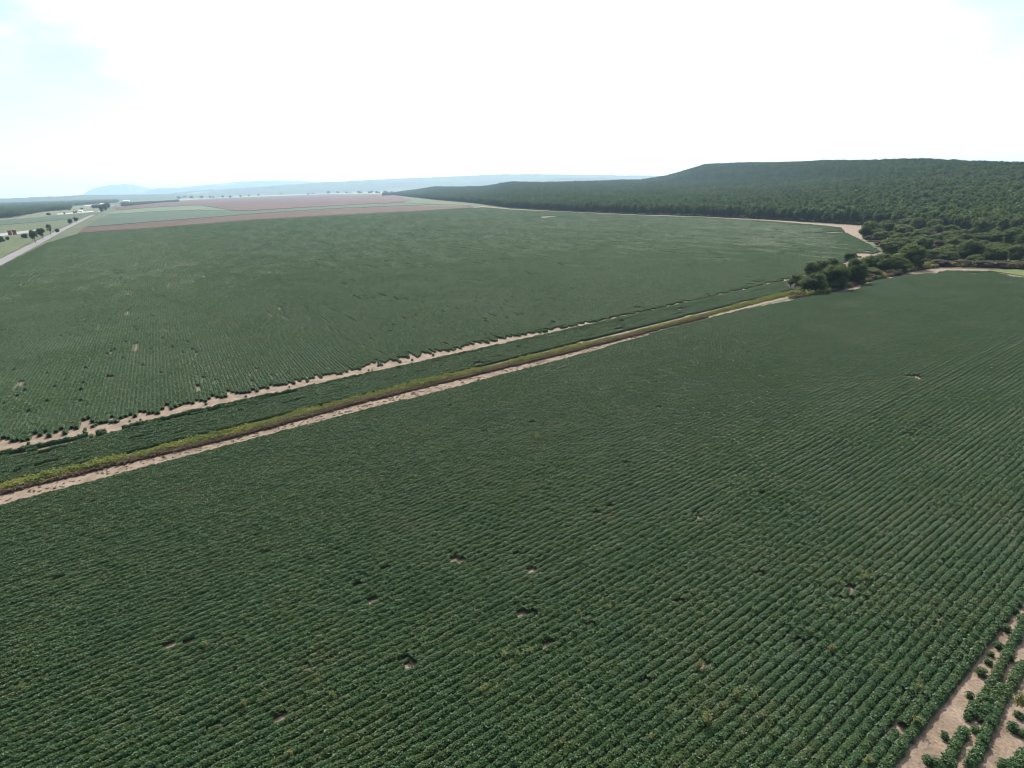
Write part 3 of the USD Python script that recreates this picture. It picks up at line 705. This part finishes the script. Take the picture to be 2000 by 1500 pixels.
WEEDS = [(1378, 1408, 1.5, 'bright pale green weed, the fullest one in the near field, low right of centre'), (1625, 1270, 1.0, 'yellowish weed tuft at right, above the lower right soybean rows'), (985, 1283, 1.1, 'tall yellow green weed right of the lower middle, with two smaller neighbours'),
         (1010, 1279, .8, None), (1036, 1274, .9, None), (1583, 1234, .7, 'small tan weed just left above the yellowish tuft at right'), (1440, 1361, 1.1, 'wide dull green weed patch left above the brightest weed'), (1475, 1357, .8, None), (1690, 1130, 1.1, 'yellow weed beside the bare gap at right'), (1638, 1136, .8, None), (1690, 1128, .7, None),
         (1595, 1180, .6, None), (1625, 1190, .9, None), (648, 1361, 1.0, 'pale weed tuft near the bottom left of centre'), (620, 1330, .7, None), (475, 1378, 1.0, 'greenish yellow weed in the lower left quarter'), (400, 1262, 1.0, 'tall pale weed at left, highest of the lower left weeds'), (940, 1350, .9, None), (950, 1342, .8, None), (565, 1475, .9, 'pale weed at the bottom edge left of centre'),
         (1790, 1410, 1.0, 'yellow weed near the sandy corner'), (1368, 1300, 1.0, 'straw coloured weed beside a reddish bare spot right of centre'), (1365, 1303, .9, None), (1272, 1440, .8, None), (1695, 1490, 1.0, 'yellow weed at the bottom edge near the right corner'), (1050, 855, 1.3, 'straw weed in the middle of the near field below the track'), (1472, 1190, .7, None),
         (1580, 850, .6, None), (1325, 775, .8, None), (40, 1345, .9, None), (1988, 1375, 1.6, 'yellow green weed behind a lone plant on the corner sand'), (1130, 1195, .7, None), (1192, 1185, .7, None), (1680, 1120, .8, None), (1795, 1345, .8, None), (1720, 1300, .5, None)]
for i, (x, y, k, lab) in enumerate(WEEDS):
    w = at(x, y, 0.6)
    p = empty('field_weed', (w[0], w[1], 0.3), rs.uniform(0, 360), (k * 0.9, k * 0.9, k * 0.8))
    p.GetReferences().AddInternalReference(weed_cls[i % 3])
    p.SetInstanceable(True)
    if lab:
        tag(p, lab, 'weed')
    else:
        tag(p, 'small faint weed poking out of the near soybean rows', 'weed', 'small faint weeds among the near soybean rows')

# ---------------------------------------------------------------- trees
def crown(seed, n, size, r=(0.5, 0.5), h=(0.22, 1.0), clumps=26, ragged=0.5, fill=0.55, flat=0.85, up=0.35):
    """Leaves of a tree of height 1: clumps of leaves spread through an uneven crown."""
    rs = RS(seed)
    cz = (h[0] + h[1]) / 2
    hz = (h[1] - h[0]) / 2
    d = rs.normal(size=(clumps, 3)); d /= np.linalg.norm(d, axis=1, keepdims=True)
    d[:, 2] = np.where((d[:, 2] < -0.35) & (rs.rand(clumps) < up), -d[:, 2], d[:, 2])
    rad = rs.uniform(fill, 1.0, clumps)
    cc = d * rad[:, None] * [r[0] * 0.72, r[1] * 0.72, hz * 0.80]
    cr = rs.uniform(0.20, 0.42, clumps) * r[0] * (1.15 - 0.35 * rad * ragged)
    i = rs.choice(clumps, n, p=cr ** 2 / (cr ** 2).sum())
    q = rs.normal(size=(n, 3)); q /= np.linalg.norm(q, axis=1, keepdims=True)
    q[:, 2] = np.where((q[:, 2] < 0) & (rs.rand(n) < 0.55), -q[:, 2], q[:, 2])
    p = cc[i] + q * (cr[i] * np.where(rs.rand(n) < 0.14, rs.uniform(1.05, 1.45, n), rs.uniform(0.72, 1.05, n)))[:, None] * [1, 1, flat]
    p[:, 2] += cz
    p[:, 2] = np.maximum(p[:, 2], 0.03)
    nn = q * 0.9 + rs.normal(0, 0.45, (n, 3)) + [0, 0, 0.35]
    cards = leaf_cards(p, nn, size * rs.uniform(0.7, 1.3, n), rs)
    parts = [cards]
    ico = trimesh.creation.icosphere(1, 1.0)
    for a in range(clumps):
        v = np.array(ico.vertices) * cr[a] * 0.72 * np.array([1, 1, flat]) + cc[a] + [0, 0, cz]
        v[:, 2] = np.maximum(v[:, 2], 0.02)
        v = v + rs.normal(0, 0.012, v.shape)
        parts.append((v, np.array(ico.faces)))
    return join(parts), cc + [0, 0, cz]


def limb(a, b, ra, rb, sides=6):
    a, b = np.asarray(a, float), np.asarray(b, float)
    t = b - a; t /= np.linalg.norm(t)
    u = np.cross(t, [0.3, 1, 0.2]); u /= np.linalg.norm(u)
    w = np.cross(t, u)
    an = np.arange(sides) * 2 * np.pi / sides
    ring = np.cos(an)[:, None] * u + np.sin(an)[:, None] * w
    v = np.vstack([a + ring * ra, b + ring * rb])
    i = np.arange(sides); j = (i + 1) % sides
    f = np.vstack([np.column_stack([i, j, j + sides]), np.column_stack([i, j + sides, i + sides])])
    return v, f


def trunk(seed, tips, top=0.5, r=0.022):
    rs = RS(seed)
    pts = [np.array([0, 0, -0.05]), np.array([rs.normal(0, .01), rs.normal(0, .01), top * 0.5]), np.array([rs.normal(0, .02), rs.normal(0, .02), top])]
    parts = [limb(pts[0], pts[1], r * 1.25, r), limb(pts[1], pts[2], r, r * 0.7)]
    for a in tips[rs.choice(len(tips), min(8, len(tips)), False)]:
        s0 = pts[1] + (pts[2] - pts[1]) * rs.uniform(0, 1)
        parts.append(limb(s0, a, r * 0.5, r * 0.15, 5))
    return join(parts)


def tree_class(name, seed, n, size, mat, **kw):
    top = kw.pop('top', 0.5)
    p = '/World/piece_classes/' + name
    UsdGeom.Xform.Define(stage, p)
    c, tips = crown(seed, n, size, **kw)
    mesh(p + '/crown', c, M[mat])
    mesh(p + '/trunk', trunk(seed + 1, tips, top), M['bark'])
    return p


# detailed trees for the hedgerow and scrub
T = {}
T['round'] = [tree_class('round_tree_%03d' % i, 500 + i, 5200, 0.038, 'hedge', r=(0.56, 0.56), h=(-0.12, 1.0), clumps=58) for i in range(5)]
T['tall'] = [tree_class('tall_tree_%03d' % i, 520 + i, 4600, 0.034, 'hedge', r=(0.44, 0.44), h=(-0.05, 1.0), clumps=58) for i in range(3)]
T['pale'] = [tree_class('pale_tree_%03d' % i, 540 + i, 4200, 0.042, 'tree_pale', r=(0.56, 0.56), h=(-0.12, 1.0), clumps=40) for i in range(3)]
T['brown'] = [tree_class('brown_shrub_%03d' % i, 560 + i, 3600, 0.045, 'tree_brown', r=(0.6, 0.6), h=(0.02, 1.0), clumps=30, top=0.3) for i in range(2)]
T['plum'] = [tree_class('plum_shrub_%03d' % i, 570 + i, 3600, 0.045, 'tree_plum', r=(0.55, 0.55), h=(0.02, 1.0), clumps=28, top=0.3) for i in range(1)]
T['vase'] = [tree_class('vase_tree_%03d' % i, 580 + i, 3400, 0.042, 'hedge', r=(0.46, 0.46), h=(0.25, 1.0), clumps=26, top=0.5, up=0.8) for i in range(3)]
T['open'] = [tree_class('open_tree_%03d' % i, 590 + i, 900, 0.040, 'tree', r=(0.36, 0.36), h=(0.25, 1.0), clumps=14, top=0.75) for i in range(1)]
# plainer trees for the wood, which is far off
T['wood'] = [tree_class('wood_tree_%03d' % i, 600 + i, 620, 0.105, 'tree', r=(0.46, 0.46), h=(0.05, 1.0), clumps=13, up=0.7) for i in range(8)]


def tree(kind, i, x, y, ytop, wpx, label, cat='tree', group=None, name=None, rsd=RS(3)):
    """A tree whose foot stands under photo pixel (x, y); ytop and wpx give its height and width there."""
    b = at(x, y)
    dist = (b - EYE) @ FW
    height = max((y - ytop) / F_PX * dist / math.cos(_p * 0.5), 0.8)
    width = wpx / F_PX * dist
    cl = T[kind][i % len(T[kind])]
    w0 = {'round': 1.04, 'tall': 0.8, 'pale': 1.08, 'brown': 1.2, 'plum': 1.1, 'vase': 0.92, 'open': 0.72}[kind]
    p = empty(name or {'round': 'leafy_tree', 'tall': 'leafy_tree', 'pale': 'leafy_tree', 'brown': 'brown_shrub', 'plum': 'plum_shrub', 'vase': 'roadside_tree', 'open': 'roadside_tree'}[kind], (b[0], b[1], 0.0), rsd.uniform(0, 360), (width / w0, width / w0, height))
    p.GetReferences().AddInternalReference(cl)
    p.SetInstanceable(True)
    return tag(p, label, cat, group)


HEDGE = [('round', 1586, 572, 531, 44, 'round dark tree at the left end of the hedgerow, nearest the camera'), ('round', 1558, 561, 534, 30, 'smaller dark tree behind the left end of the hedgerow, beside the pale dead twigs'),
         ('round', 1628, 565, 514, 46, 'broad dark tree second from the left end of the hedgerow'), ('round', 1668, 553, 506, 40, 'dark tree third along the hedgerow, above the brown grass'),
         ('tall', 1596, 547, 506, 44, 'tree behind the round tree at the left end of the hedgerow, its top showing above'), ('round', 1620, 546, 503, 46, 'tree at the back of the hedgerow with a yellowish top'),
         ('pale', 1700, 542, 522, 34, 'low pale green bush at the foot of the hedgerow, middle'), ('round', 1660, 510, 492, 18, 'small round bush standing by itself behind the hedgerow, near the bare patch'),
         ('round', 1694, 531, 500, 32, 'dark tree in the middle of the hedgerow behind the low pale bush'), ('round', 1721, 532, 494, 38, 'rounded tree right of the hedgerow middle'),
         ('round', 1749, 533, 496, 40, 'rounded tree near the right end of the hedgerow'), ('tall', 1775, 525, 474, 42, 'tallest dark tree, at the right end of the hedgerow'), ('tall', 1741, 498, 464, 40, 'tall tree behind the right end of the hedgerow, beside the sandy track end')]
for i, (k, x, y, yt, w, lab) in enumerate(HEDGE):
    tree(k, i, x, y, y - (y - yt) * 1.0, w * 1.24, lab)
SCRUB = [('round', 1891, 510, 467, 52, 'broad dark tree standing alone in front of the scrub, above the reddish brush'), ('round', 1940, 514, 481, 46, 'dark rounded thicket right of the broad front tree'), ('tall', 1976, 484, 443, 38, 'tall dark tree at the right edge of the scrub'),
         ('round', 1996, 488, 454, 32, 'tree cut by the right edge of the picture, in the scrub'), ('round', 1938, 457, 426, 34, 'dark tree at the back of the scrub, right, with its top against the wood'), ('pale', 1910, 466, 430, 33, 'pale green tree at the back of the scrub'),
         ('round', 1912, 479, 455, 40, 'low wide tree in the middle of the scrub'), ('round', 1950, 479, 452, 36, 'wide tree between the tall right tree and the low wide one'), ('round', 1857, 458, 440, 30, 'rounded tree at the upper scrub edge'),
         ('pale', 1824, 453, 427, 33, 'yellow green tree at the upper scrub edge'), ('round', 1792, 451, 424, 32, 'dark tree at the upper left of the scrub against the wood'), ('round', 1794, 470, 448, 30, 'dark tree just below the upper left scrub tree'),
         ('pale', 1827, 477, 456, 28, 'small yellowish tree above the plum coloured shrub'), ('tall', 1802, 492, 463, 32, 'dark tree left of the plum coloured shrub'), ('plum', 1833, 489, 469, 27, 'plum coloured shrub in the scrub'),
         ('tall', 1857, 493, 463, 24, 'narrow dark tree right of the plum coloured shrub'), ('round', 1813, 511, 487, 46, 'wide grey green bush at the front of the scrub, left'), ('pale', 1857, 513, 492, 24, 'yellow green shrub at the front of the scrub, left of the broad dark tree'),
         ('round', 1984, 511, 479, 46, 'dark thicket at the right edge behind the reddish brush'), ('round', 1696, 466, 431, 38, 'rounded green tree at the corner beside the bare soil triangle'), ('pale', 1714, 468, 447, 32, 'yellow green bush below the corner tree'),
         ('round', 1730, 460, 430, 34, 'tree right behind the corner tree'), ('pale', 1762, 464, 439, 38, 'broad yellow green tree in the upper left scrub'), ('tall', 1773, 449, 425, 40, 'dark tree behind the broad yellow green tree'),
         ('round', 1770, 482, 462, 30, 'dark low tree left of centre in the scrub'), ('round', 1880, 480, 455, 34, 'rounded tree in the centre of the scrub'), ('round', 1750, 478, 455, 28, 'tree above the tall pair at the right end of the hedgerow'),
         ('brown', 1800, 517, 503, 34, 'brown brush below the wide grey green bush'), ('brown', 1840, 520, 507, 36, 'brown brush left of the broad front tree'), ('brown', 1920, 521, 508, 44, 'reddish brush in front of the dark thicket'), ('brown', 1960, 523, 510, 44, 'reddish brush near the right edge'), ('brown', 1998, 526, 511, 40, 'reddish brush cut by the right edge'),
         ('brown', 1880, 519, 507, 40, 'brown brush below the broad front tree'), ('brown', 1720, 481, 468, 30, 'brown weedy brush beside the sandy track end'), ('brown', 1699, 471, 460, 24, 'olive brown brush by the bare soil triangle'), ('brown', 1700, 546, 534, 30, 'pale brown brush under the hedgerow, middle'), ('brown', 1650, 561, 550, 30, 'brown brush under the third hedgerow tree'), ('brown', 1745, 538, 527, 30, 'brown brush under the right hedgerow trees'), ('brown', 1605, 574, 563, 28, 'brown brush at the foot of the left hedgerow trees')]
for i, (k, x, y, yt, w, lab) in enumerate(SCRUB):
    tree(k, i, x, y, yt, w, lab, cat='shrub' if k in ('brown', 'plum') else 'tree')
ROADSIDE = [('vase', 70, 475.5, 451, 17, 'largest dark tree beside the gravel road, its crown leaning left'), ('vase', 84.5, 468, 446, 16, 'dark tree beside the road, just behind the largest one'), ('round', 49, 465.5, 456, 12, 'low dark bush left of the largest roadside tree'), ('open', 100, 460.5, 437, 12, 'thin half bare tree, third along the road'),
            ('round', 113, 454, 446, 8, 'small bush beside the thin half bare tree'), ('vase', 138.5, 440.5, 428, 9.5, 'left tree of the farther pair beside the road'), ('vase', 150, 435.5, 425, 10, 'right tree of the farther pair beside the road'), ('round', 2, 473, 460, 14, 'dark bush at the left edge of the picture, below the gravel pad'), ('round', 15.6, 469, 462, 7, 'small bush just below the rust tanks'),
            ('round', 96, 420.5, 415.5, 9, 'lone dark bush at the end of the white pad strip'), ('round', 119, 411.5, 408, 5, 'tiny lone bush in the far pasture'), ('round', 136, 410.5, 407, 5, 'tiny bush in the far pasture, nearer the road'), ('round', 160, 408.5, 405.5, 4, 'tiny bush left of the dark far thicket'), ('tall', 199, 414, 402, 7, 'green tree close to the left side of the road'), ('pale', 205, 411, 399, 8, 'yellow green tree at the road far end, left side'), ('tall', 212, 406, 396, 7, 'tree at the bend of the road, left side'), ('tall', 208, 408.5, 397, 6, 'dark tree between the yellow green tree and the road bend')]
for i, (k, x, y, yt, w, lab) in enumerate(ROADSIDE):
    tree(k, i, x, y, yt, w, lab, cat='bush' if 'bush' in lab else 'tree', name='roadside_bush' if 'bush' in lab else 'roadside_tree')
for i, (x, y, w) in enumerate([(537, 378.5, 4), (549, 380.5, 5), (586, 378, 4), (602, 380.5, 4), (625, 378, 8), (642, 378, 9), (660, 377.5, 7), (677, 377.8, 6), (684, 378, 3), (701, 377.6, 8), (706, 377.6, 4), (721, 377.6, 6), (726, 377, 7), (736, 377.4, 7), (741, 377.6, 4), (752, 376.8, 8), (757, 377.2, 5), (765, 377.6, 7),
                              (350, 388.2, 9), (361, 387.4, 8), (374, 387.6, 9), (394, 387, 8), (411, 386.3, 6), (417, 386.8, 4), (435, 385.6, 6), (450, 385.6, 6), (470, 384.5, 5), (486, 383.5, 4), (505, 382.2, 5), (520, 380.6, 6), (570, 379, 4), (612, 379, 3)]):
    tree('round' if i % 3 else 'tall', i, x, y, y - 1.6 - w * 0.38, w * 0.9, 'small dark tree dotted along the meadow beyond the red field', group='small trees dotted beyond the red field', name='meadow_tree')

# the pale dead twigs at the hedge end and in the scrub
def dead_shrub(x, y, h, label, seed):
    rs = RS(seed)
    b = at(x, y)
    t = empty('dead_shrub', (b[0], b[1], 0))
    tag(t, label, 'dead shrub')
    for j in range(14):
        a = rs.uniform(0, 6.28)
        m = np.array([math.cos(a) * h * 0.2, math.sin(a) * h * 0.2, h * rs.uniform(0.35, 0.5)])
        e = m + [math.cos(a + rs.normal(0, .5)) * h * 0.3, math.sin(a + rs.normal(0, .5)) * h * 0.3, h * rs.uniform(0.3, 0.5)]
        v = join([limb([0, 0, -0.05], m, 0.10, 0.07, 5), limb(m, e, 0.07, 0.04, 5), limb(m, m + (e - m) * 0.7 + rs.normal(0, h * 0.12, 3), 0.06, 0.03, 5)])
        mesh(str(t.GetPath()) + ('/branch' if j == 0 else '/branch_%03d' % j), v, M['deadwood'])


dead_shrub(1544, 566, 2.6, 'bleached dead shrub at the left end of the hedgerow', 1)
dead_shrub(1551, 568, 2.0, 'smaller bleached dead shrub touching the left hedgerow tree', 2)
dead_shrub(1735, 473, 3.2, 'pale dead snag in the scrub beside the corner trees', 3)

# brown and reddish undergrowth along the hedgerow and scrub foot
rs = RS(31)
under = [Polygon([at(x, y)[:2] for x, y in p]).buffer(0) for p in ([(1545, 585), (1600, 578), (1690, 552), (1790, 528), (1840, 521), (1940, 523), (2060, 530), (2060, 520), (1900, 511), (1800, 511), (1700, 530), (1600, 560), (1548, 568)], [(1684, 458), (1730, 478), (1745, 490), (1790, 500), (1900, 500), (2050, 505), (2050, 470), (1800, 450), (1690, 445)])]
pts = []
for pg, cnt in zip(under, (1500, 2600)):
    x0, y0, x1, y1 = pg.bounds
    q = np.column_stack([rs.uniform(x0, x1, cnt * 6), rs.uniform(y0, y1, cnt * 6)])
    pts.append(q[inside(pg, q)][:cnt])
q = np.vstack(pts)
h = rs.uniform(0.8, 1.9, len(q))
w = empty('undergrowth')
tag(w, 'brown and reddish undergrowth at the foot of hedgerow and scrub', 'undergrowth', kind='stuff')
scatter('/World/undergrowth/tufts', dry_cls + verge_cls[:2], rs.choice(6, len(q), p=[.2, .2, .2, .2, .1, .1]), np.column_stack([q, np.zeros(len(q))]), rs.uniform(0, 6.28, len(q)), np.column_stack([h * 1.3, h * 1.3, h]))
top_mesh('scrub_ground', sheet(ground_poly([(1548, 584), (1600, 569.5), (1690, 546.5), (1747, 533.5), (1800, 525), (1850, 524), (1930, 526), (2000, 536), (2300, 570), (2300, 500), (2000, 460), (1800, 440), (1686, 440), (1686, 462), (1728, 490), (1700, 506), (1640, 530), (1575, 556), (1542, 568)]), 0.035), M['dryground'], kind='structure', label='brown weedy ground under the hedgerow and scrub')
# low bushes that fill the scrub
rs = RS(61)
bush_area = ground_poly([(1690, 455), (1730, 478), (1790, 505), (1850, 515), (2030, 520), (2030, 472), (1900, 452), (1800, 440), (1700, 438)])
x0, y0, x1, y1 = bush_area.bounds
q = np.column_stack([rs.uniform(x0, x1, 700), rs.uniform(y0, y1, 700)])
q = q[inside(bush_area, q)]
sel = []
for a in q:
    if all(np.hypot(*(a - c)) > 7.5 for c in sel):
        sel.append(a)
for i, a in enumerate(sel[:110]):
    kind = ('round', 'pale', 'round', 'pale', 'brown', 'round', 'round', 'pale', 'round', 'round')[i % 10]
    hh = rs.uniform(3.0, 6.5)
    ww = hh * rs.uniform(1.2, 1.7)
    p = empty('scrub_bush', (a[0], a[1], 0), rs.uniform(0, 360), (ww, ww, hh))
    p.GetReferences().AddInternalReference(T[kind][i % len(T[kind])])
    p.SetInstanceable(True)
    tag(p, {'round': 'low dark bush filling the gaps between the scrub trees', 'brown': 'low brown bush filling the gaps between the scrub trees', 'pale': 'low pale green bush filling the gaps between the scrub trees'}[kind], 'bush', {'round': 'low dark bushes in the scrub', 'brown': 'low brown bushes in the scrub', 'pale': 'low pale bushes in the scrub'}[kind])
print('bushes', len(sel))
field('grass_patch', 'bright yellow green grass patch at the right edge below the reddish brush', [(1930, 529.5), (2000, 540.5), (2080, 552), (2080, 532), (1990, 527.5)], 'limegrass', 0.35, z0=0.024)

# the wood on the hill
rs = RS(41)
bb = rs.uniform(hb[0] + 0.004, hb[14], 220000)
lim = np.interp(bb, hb, d2) + 120
near = np.interp(bb, hb, d0)
dd = np.sqrt(rs.uniform(0, 1, len(bb)) * (lim ** 2 - near ** 2) + near ** 2)
xy = np.column_stack([dd * np.sin(bb), dd * np.cos(bb)])
# thin by cells so that crowns stand side by side
cell = np.where(dd < 1300, 6.3, 7.6)
key = {}
order = rs.permutation(len(xy))
keep = []
ij = np.floor(xy / cell[:, None]).astype(int)
for o in order:
    t = (ij[o, 0], ij[o, 1], cell[o])
    if t not in key:
        key[t] = 1
        keep.append(o)
xy, dd = xy[keep], dd[keep]
# an orderly front row along the field edge
fx = np.linspace(767, 1680, 420)
fy = np.interp(fx, HX, BASE_Y)
front = np.array([at(x, y)[:2] for x, y in zip(fx, fy)])
seg = np.concatenate([[0], np.cumsum(np.hypot(*np.diff(front, axis=0).T))])
tt = np.arange(0, seg[-1], 5.2)
front = np.column_stack([np.interp(tt, seg, front[:, 0]), np.interp(tt, seg, front[:, 1])])
front = np.vstack([front + (front / np.linalg.norm(front, axis=1, keepdims=True)) * rs.uniform(1, 4, (len(front), 1)) + rs.normal(0, 1.0, front.shape), front * (1 + 8 / np.linalg.norm(front, axis=1, keepdims=True)) + rs.normal(0, 1.5, front.shape)])
xy = np.vstack([xy, front])
scr = Polygon([at(x, y)[:2] for x, y in [(1684, 444), (1684, 470), (1760, 520), (2100, 530), (2100, 488), (2000, 474), (1900, 458), (1800, 447), (1730, 443)]]).buffer(0)
xy = xy[~inside(scr, xy)]
xy = xy[~inside(soil_far.buffer(-2), xy)]
dd = np.linalg.norm(xy, axis=1)
z = hill_height(xy[:, 0], xy[:, 1])
z = np.maximum(z, -0.3)
hgt = rs.uniform(10.0, 14.0, len(xy)) * np.where(rs.rand(len(xy)) < 0.06, 1.12, 1.0)
wid = rs.uniform(6.2, 10.0, len(xy)) / 0.9
order = np.argsort(dd)
inview = np.array([abs(((p - EYE) @ CR) / ((p - EYE) @ FW)) < 0.9 for p in np.column_stack([xy, z])])
front300 = [o for o in order if inview[o]][:300]
rest = np.setdiff1d(np.arange(len(xy)), front300)
for j, o in enumerate(front300):
    p = empty('wood_tree', (xy[o, 0], xy[o, 1], z[o]), rs.uniform(0, 360), (wid[o], wid[o], hgt[o]))
    p.GetReferences().AddInternalReference(T['wood'][j % 8])
    p.SetInstanceable(True)
    cx = 1000 + F_PX * ((np.array([xy[o, 0], xy[o, 1], z[o]]) - EYE) @ CR) / ((np.array([xy[o, 0], xy[o, 1], z[o]]) - EYE) @ FW)
    where = ['left of the bare soil corner', 'behind the bare soil corner', 'behind the yellow green scrub trees', 'at the right picture edge'][int(np.searchsorted([1640, 1760, 1900], cx))]
    tag(p, 'dark green tree at the front of the wood ' + where, 'tree', 'front trees of the wood ' + where)
w = empty('wood')
tag(w, 'dark green wood covering the long flat topped hill', 'wood', kind='stuff')
wk = rs.randint(0, 8, len(rest))
scatter('/World/wood/trees', T['wood'], wk, np.column_stack([xy[rest], z[rest]]), rs.uniform(0, 6.28, len(rest)), np.column_stack([wid[rest], wid[rest], hgt[rest]]))
print('wood trees', len(rest))

# woodland on the plain far behind the fields
rs = RS(51)
def far_wood(name, label, px, d_far, n, spacing, h, mask=None):
    bx = np.array([bearing(x) for x, y in px]); dx = np.array([np.linalg.norm(at(x, y)[:2]) for x, y in px])
    b = rs.uniform(bx.min(), bx.max(), n)
    lo = np.interp(b, bx, dx)
    d = lo * (d_far / lo) ** rs.rand(n)
    q = np.column_stack([d * np.sin(b), d * np.cos(b)])
    if mask is not None:
        q = q[meshkit.fbm(np.column_stack([q / mask[0], np.zeros(len(q))]), 3, 77) > mask[1]]
    d = np.linalg.norm(q, axis=1)
    hh = rs.uniform(*h, len(q))
    ww = np.clip(d * spacing, 9, 60) * rs.uniform(0.8, 1.3, len(q))
    w = empty(name)
    tag(w, label, 'wood', kind='stuff')
    scatter(str(w.GetPath()) + '/trees', T['wood'], rs.randint(0, 8, len(q)), np.column_stack([q, np.zeros(len(q))]), rs.uniform(0, 6.28, len(q)), np.column_stack([ww, ww, hh]))


far_wood('far_wood', 'hazy dark woodland left of the road on the plain', [(-150, 442), (0, 426.5), (26, 421.5), (52, 416.5), (78, 413.5), (117, 410.5), (122, 403), (150, 400.5), (190, 398.5), (215, 396)], 7000, 9000, 0.0062, (9, 15))
far_wood('far_wood', 'dark thicket on the left side of the road end', [(164, 407.5), (180, 407), (196, 405.5)], 2600, 160, 0.004, (7, 12))
far_wood('far_wood', 'dark wood patch right of the road end beside the red field', [(224, 404.5), (250, 402), (280, 398.5), (310, 395.5), (338, 392.5)], 3700, 700, 0.0045, (6, 9.5))
far_wood('far_wood', 'bluish woodland patches on the plain beyond the meadow', [(215, 389), (340, 385), (420, 380.5), (500, 377), (640, 373), (780, 371), (1000, 366)], 9000, 5000, 0.006, (9, 16), (420, 0.47))

# ---------------------------------------------------------------- buildings and tanks far off
def box(w, d, h, z=0):
    m = trimesh.creation.box([w, d, h]); m.apply_translation([0, 0, z + h / 2])
    return np.array(m.vertices), np.array(m.faces)


def tank(x, y, r, h, label, rz=0):
    b = at(x, y)
    t = empty('storage_tank', (b[0], b[1], 0.3), rz)
    tag(t, label, 'tank')
    P = str(t.GetPath())
    pr = np.array([[0, 0], [r, 0], [r, h * 0.97], [r * 0.96, h], [0, h * 1.06]])
    m = trimesh.creation.revolve(pr, sections=28)
    mesh(P + '/shell', (np.array(m.vertices), np.array(m.faces)), M['rust'], 35)
    for j, zz in enumerate((0.3, 0.65)):
        c = trimesh.creation.annulus(r, r + 0.06, 0.12, sections=28); c.apply_translation([0, 0, h * zz])
        mesh(P + '/' + ('hoop' if j == 0 else 'hoop_001'), (np.array(c.vertices), np.array(c.faces)), M['rust'])
    lad = [limb([r + 0.15, dx, 0], [r + 0.15, dx, h], 0.04, 0.04, 4) for dx in (-0.25, 0.25)] + [limb([r + 0.15, -0.25, q], [r + 0.15, 0.25, q], 0.03, 0.03, 4) for q in np.arange(0.4, h, 0.5)]
    mesh(P + '/ladder', join(lad), M['rust'])


tank(20.5, 459.5, 1.9, 5.2, 'left rust red storage tank on the grey gravel pad')
tank(29.5, 458.6, 1.9, 5.2, 'right rust red storage tank on the grey gravel pad')
tank(145, 416.8, 2.2, 5.0, 'left small rust red tank on the white pad strip')
tank(149.5, 416.4, 2.2, 5.0, 'right small rust red tank on the white pad strip')
tank(126, 418.3, 1.8, 4.0, 'low rust tank at the left end of the white pad strip')


def house(x, y, w, d, h, rz, roof, label, name='farm_house', cat='house'):
    b = at(x, y)
    t = empty(name, (b[0], b[1], 0), rz)
    tag(t, label, cat)
    P = str(t.GetPath())
    mesh(P + '/wall', box(w, d, h), M['white'])
    rh = d * 0.28
    e = 0.4
    v = np.array([[-w / 2 - e, -d / 2 - e, h], [w / 2 + e, -d / 2 - e, h], [w / 2 + e, d / 2 + e, h], [-w / 2 - e, d / 2 + e, h], [-w / 2 - e, 0, h + rh], [w / 2 + e, 0, h + rh]])
    f = np.array([[0, 1, 5], [0, 5, 4], [2, 3, 4], [2, 4, 5], [0, 4, 3], [1, 2, 5], [0, 3, 2], [0, 2, 1]])
    mesh(P + '/roof', (v + [0, 0, 0.01], f), M[roof])
    dr = box(w * 0.14, 0.1, h * 0.72); mesh(P + '/door', (dr[0] + [w * 0.1, -d / 2 - 0.06, 0], dr[1]), M['dark'])
    for j, q in enumerate((-0.32, -0.12, 0.34)):
        wn = box(w * 0.1, 0.1, h * 0.32, h * 0.42); mesh(P + '/' + ('window' if j == 0 else 'window_%03d' % j), (wn[0] + [w * q, -d / 2 - 0.06, 0], wn[1]), M['dark'])


house(158.5, 414.8, 9, 6, 4.0, 15, 'white', 'white shed on the white pad strip beside the two small tanks', 'shed', 'shed')
house(190, 401.5, 22, 12, 5, 10, 'redroof', 'building with a red roof left of the road end')
house(200, 400.4, 16, 10, 5, 25, 'white', 'white building right of the red roofed one at the road end', 'shed', 'shed')
house(247.5, 395.2, 30, 16, 8, 20, 'white', 'white roofed farm building showing above the wood patch, nearest the road')
house(273, 388.2, 40, 18, 8, -10, 'white', 'pale farm building in the trees right of the nearest white roof')
house(288, 388.6, 44, 18, 8, 5, 'white', 'long pale farm building farthest right behind the wood patch')
house(252, 390.4, 22, 14, 8, -30, 'white', 'small pale building just above the nearest white roof')
house(752, 373.2, 60, 30, 12, 0, 'white', 'white barn among the meadow trees at the tip of the wood', 'barn', 'barn')
house(412, 380.6, 120, 40, 9, 10, 'white', 'long white sheds far off in the blue woodland', 'barn', 'barn')

# ---------------------------------------------------------------- the hazy air
hz = usdkit.material(stage, '/World/Looks/haze_look', {'v': ('principled_volume', {'color': (0.53, 0.77, 1.0), 'density': 5.7e-5, 'anisotropy': 0.35})}, [], volume='v.volume')
hm = trimesh.creation.box([82000, 82000, 620])
hm.apply_translation([0, 0, 309 - 2])
tag(mesh('/World/haze', (np.array(hm.vertices), np.array(hm.faces)), hz), 'pale blue haze over the whole plain', 'haze', kind='stuff')
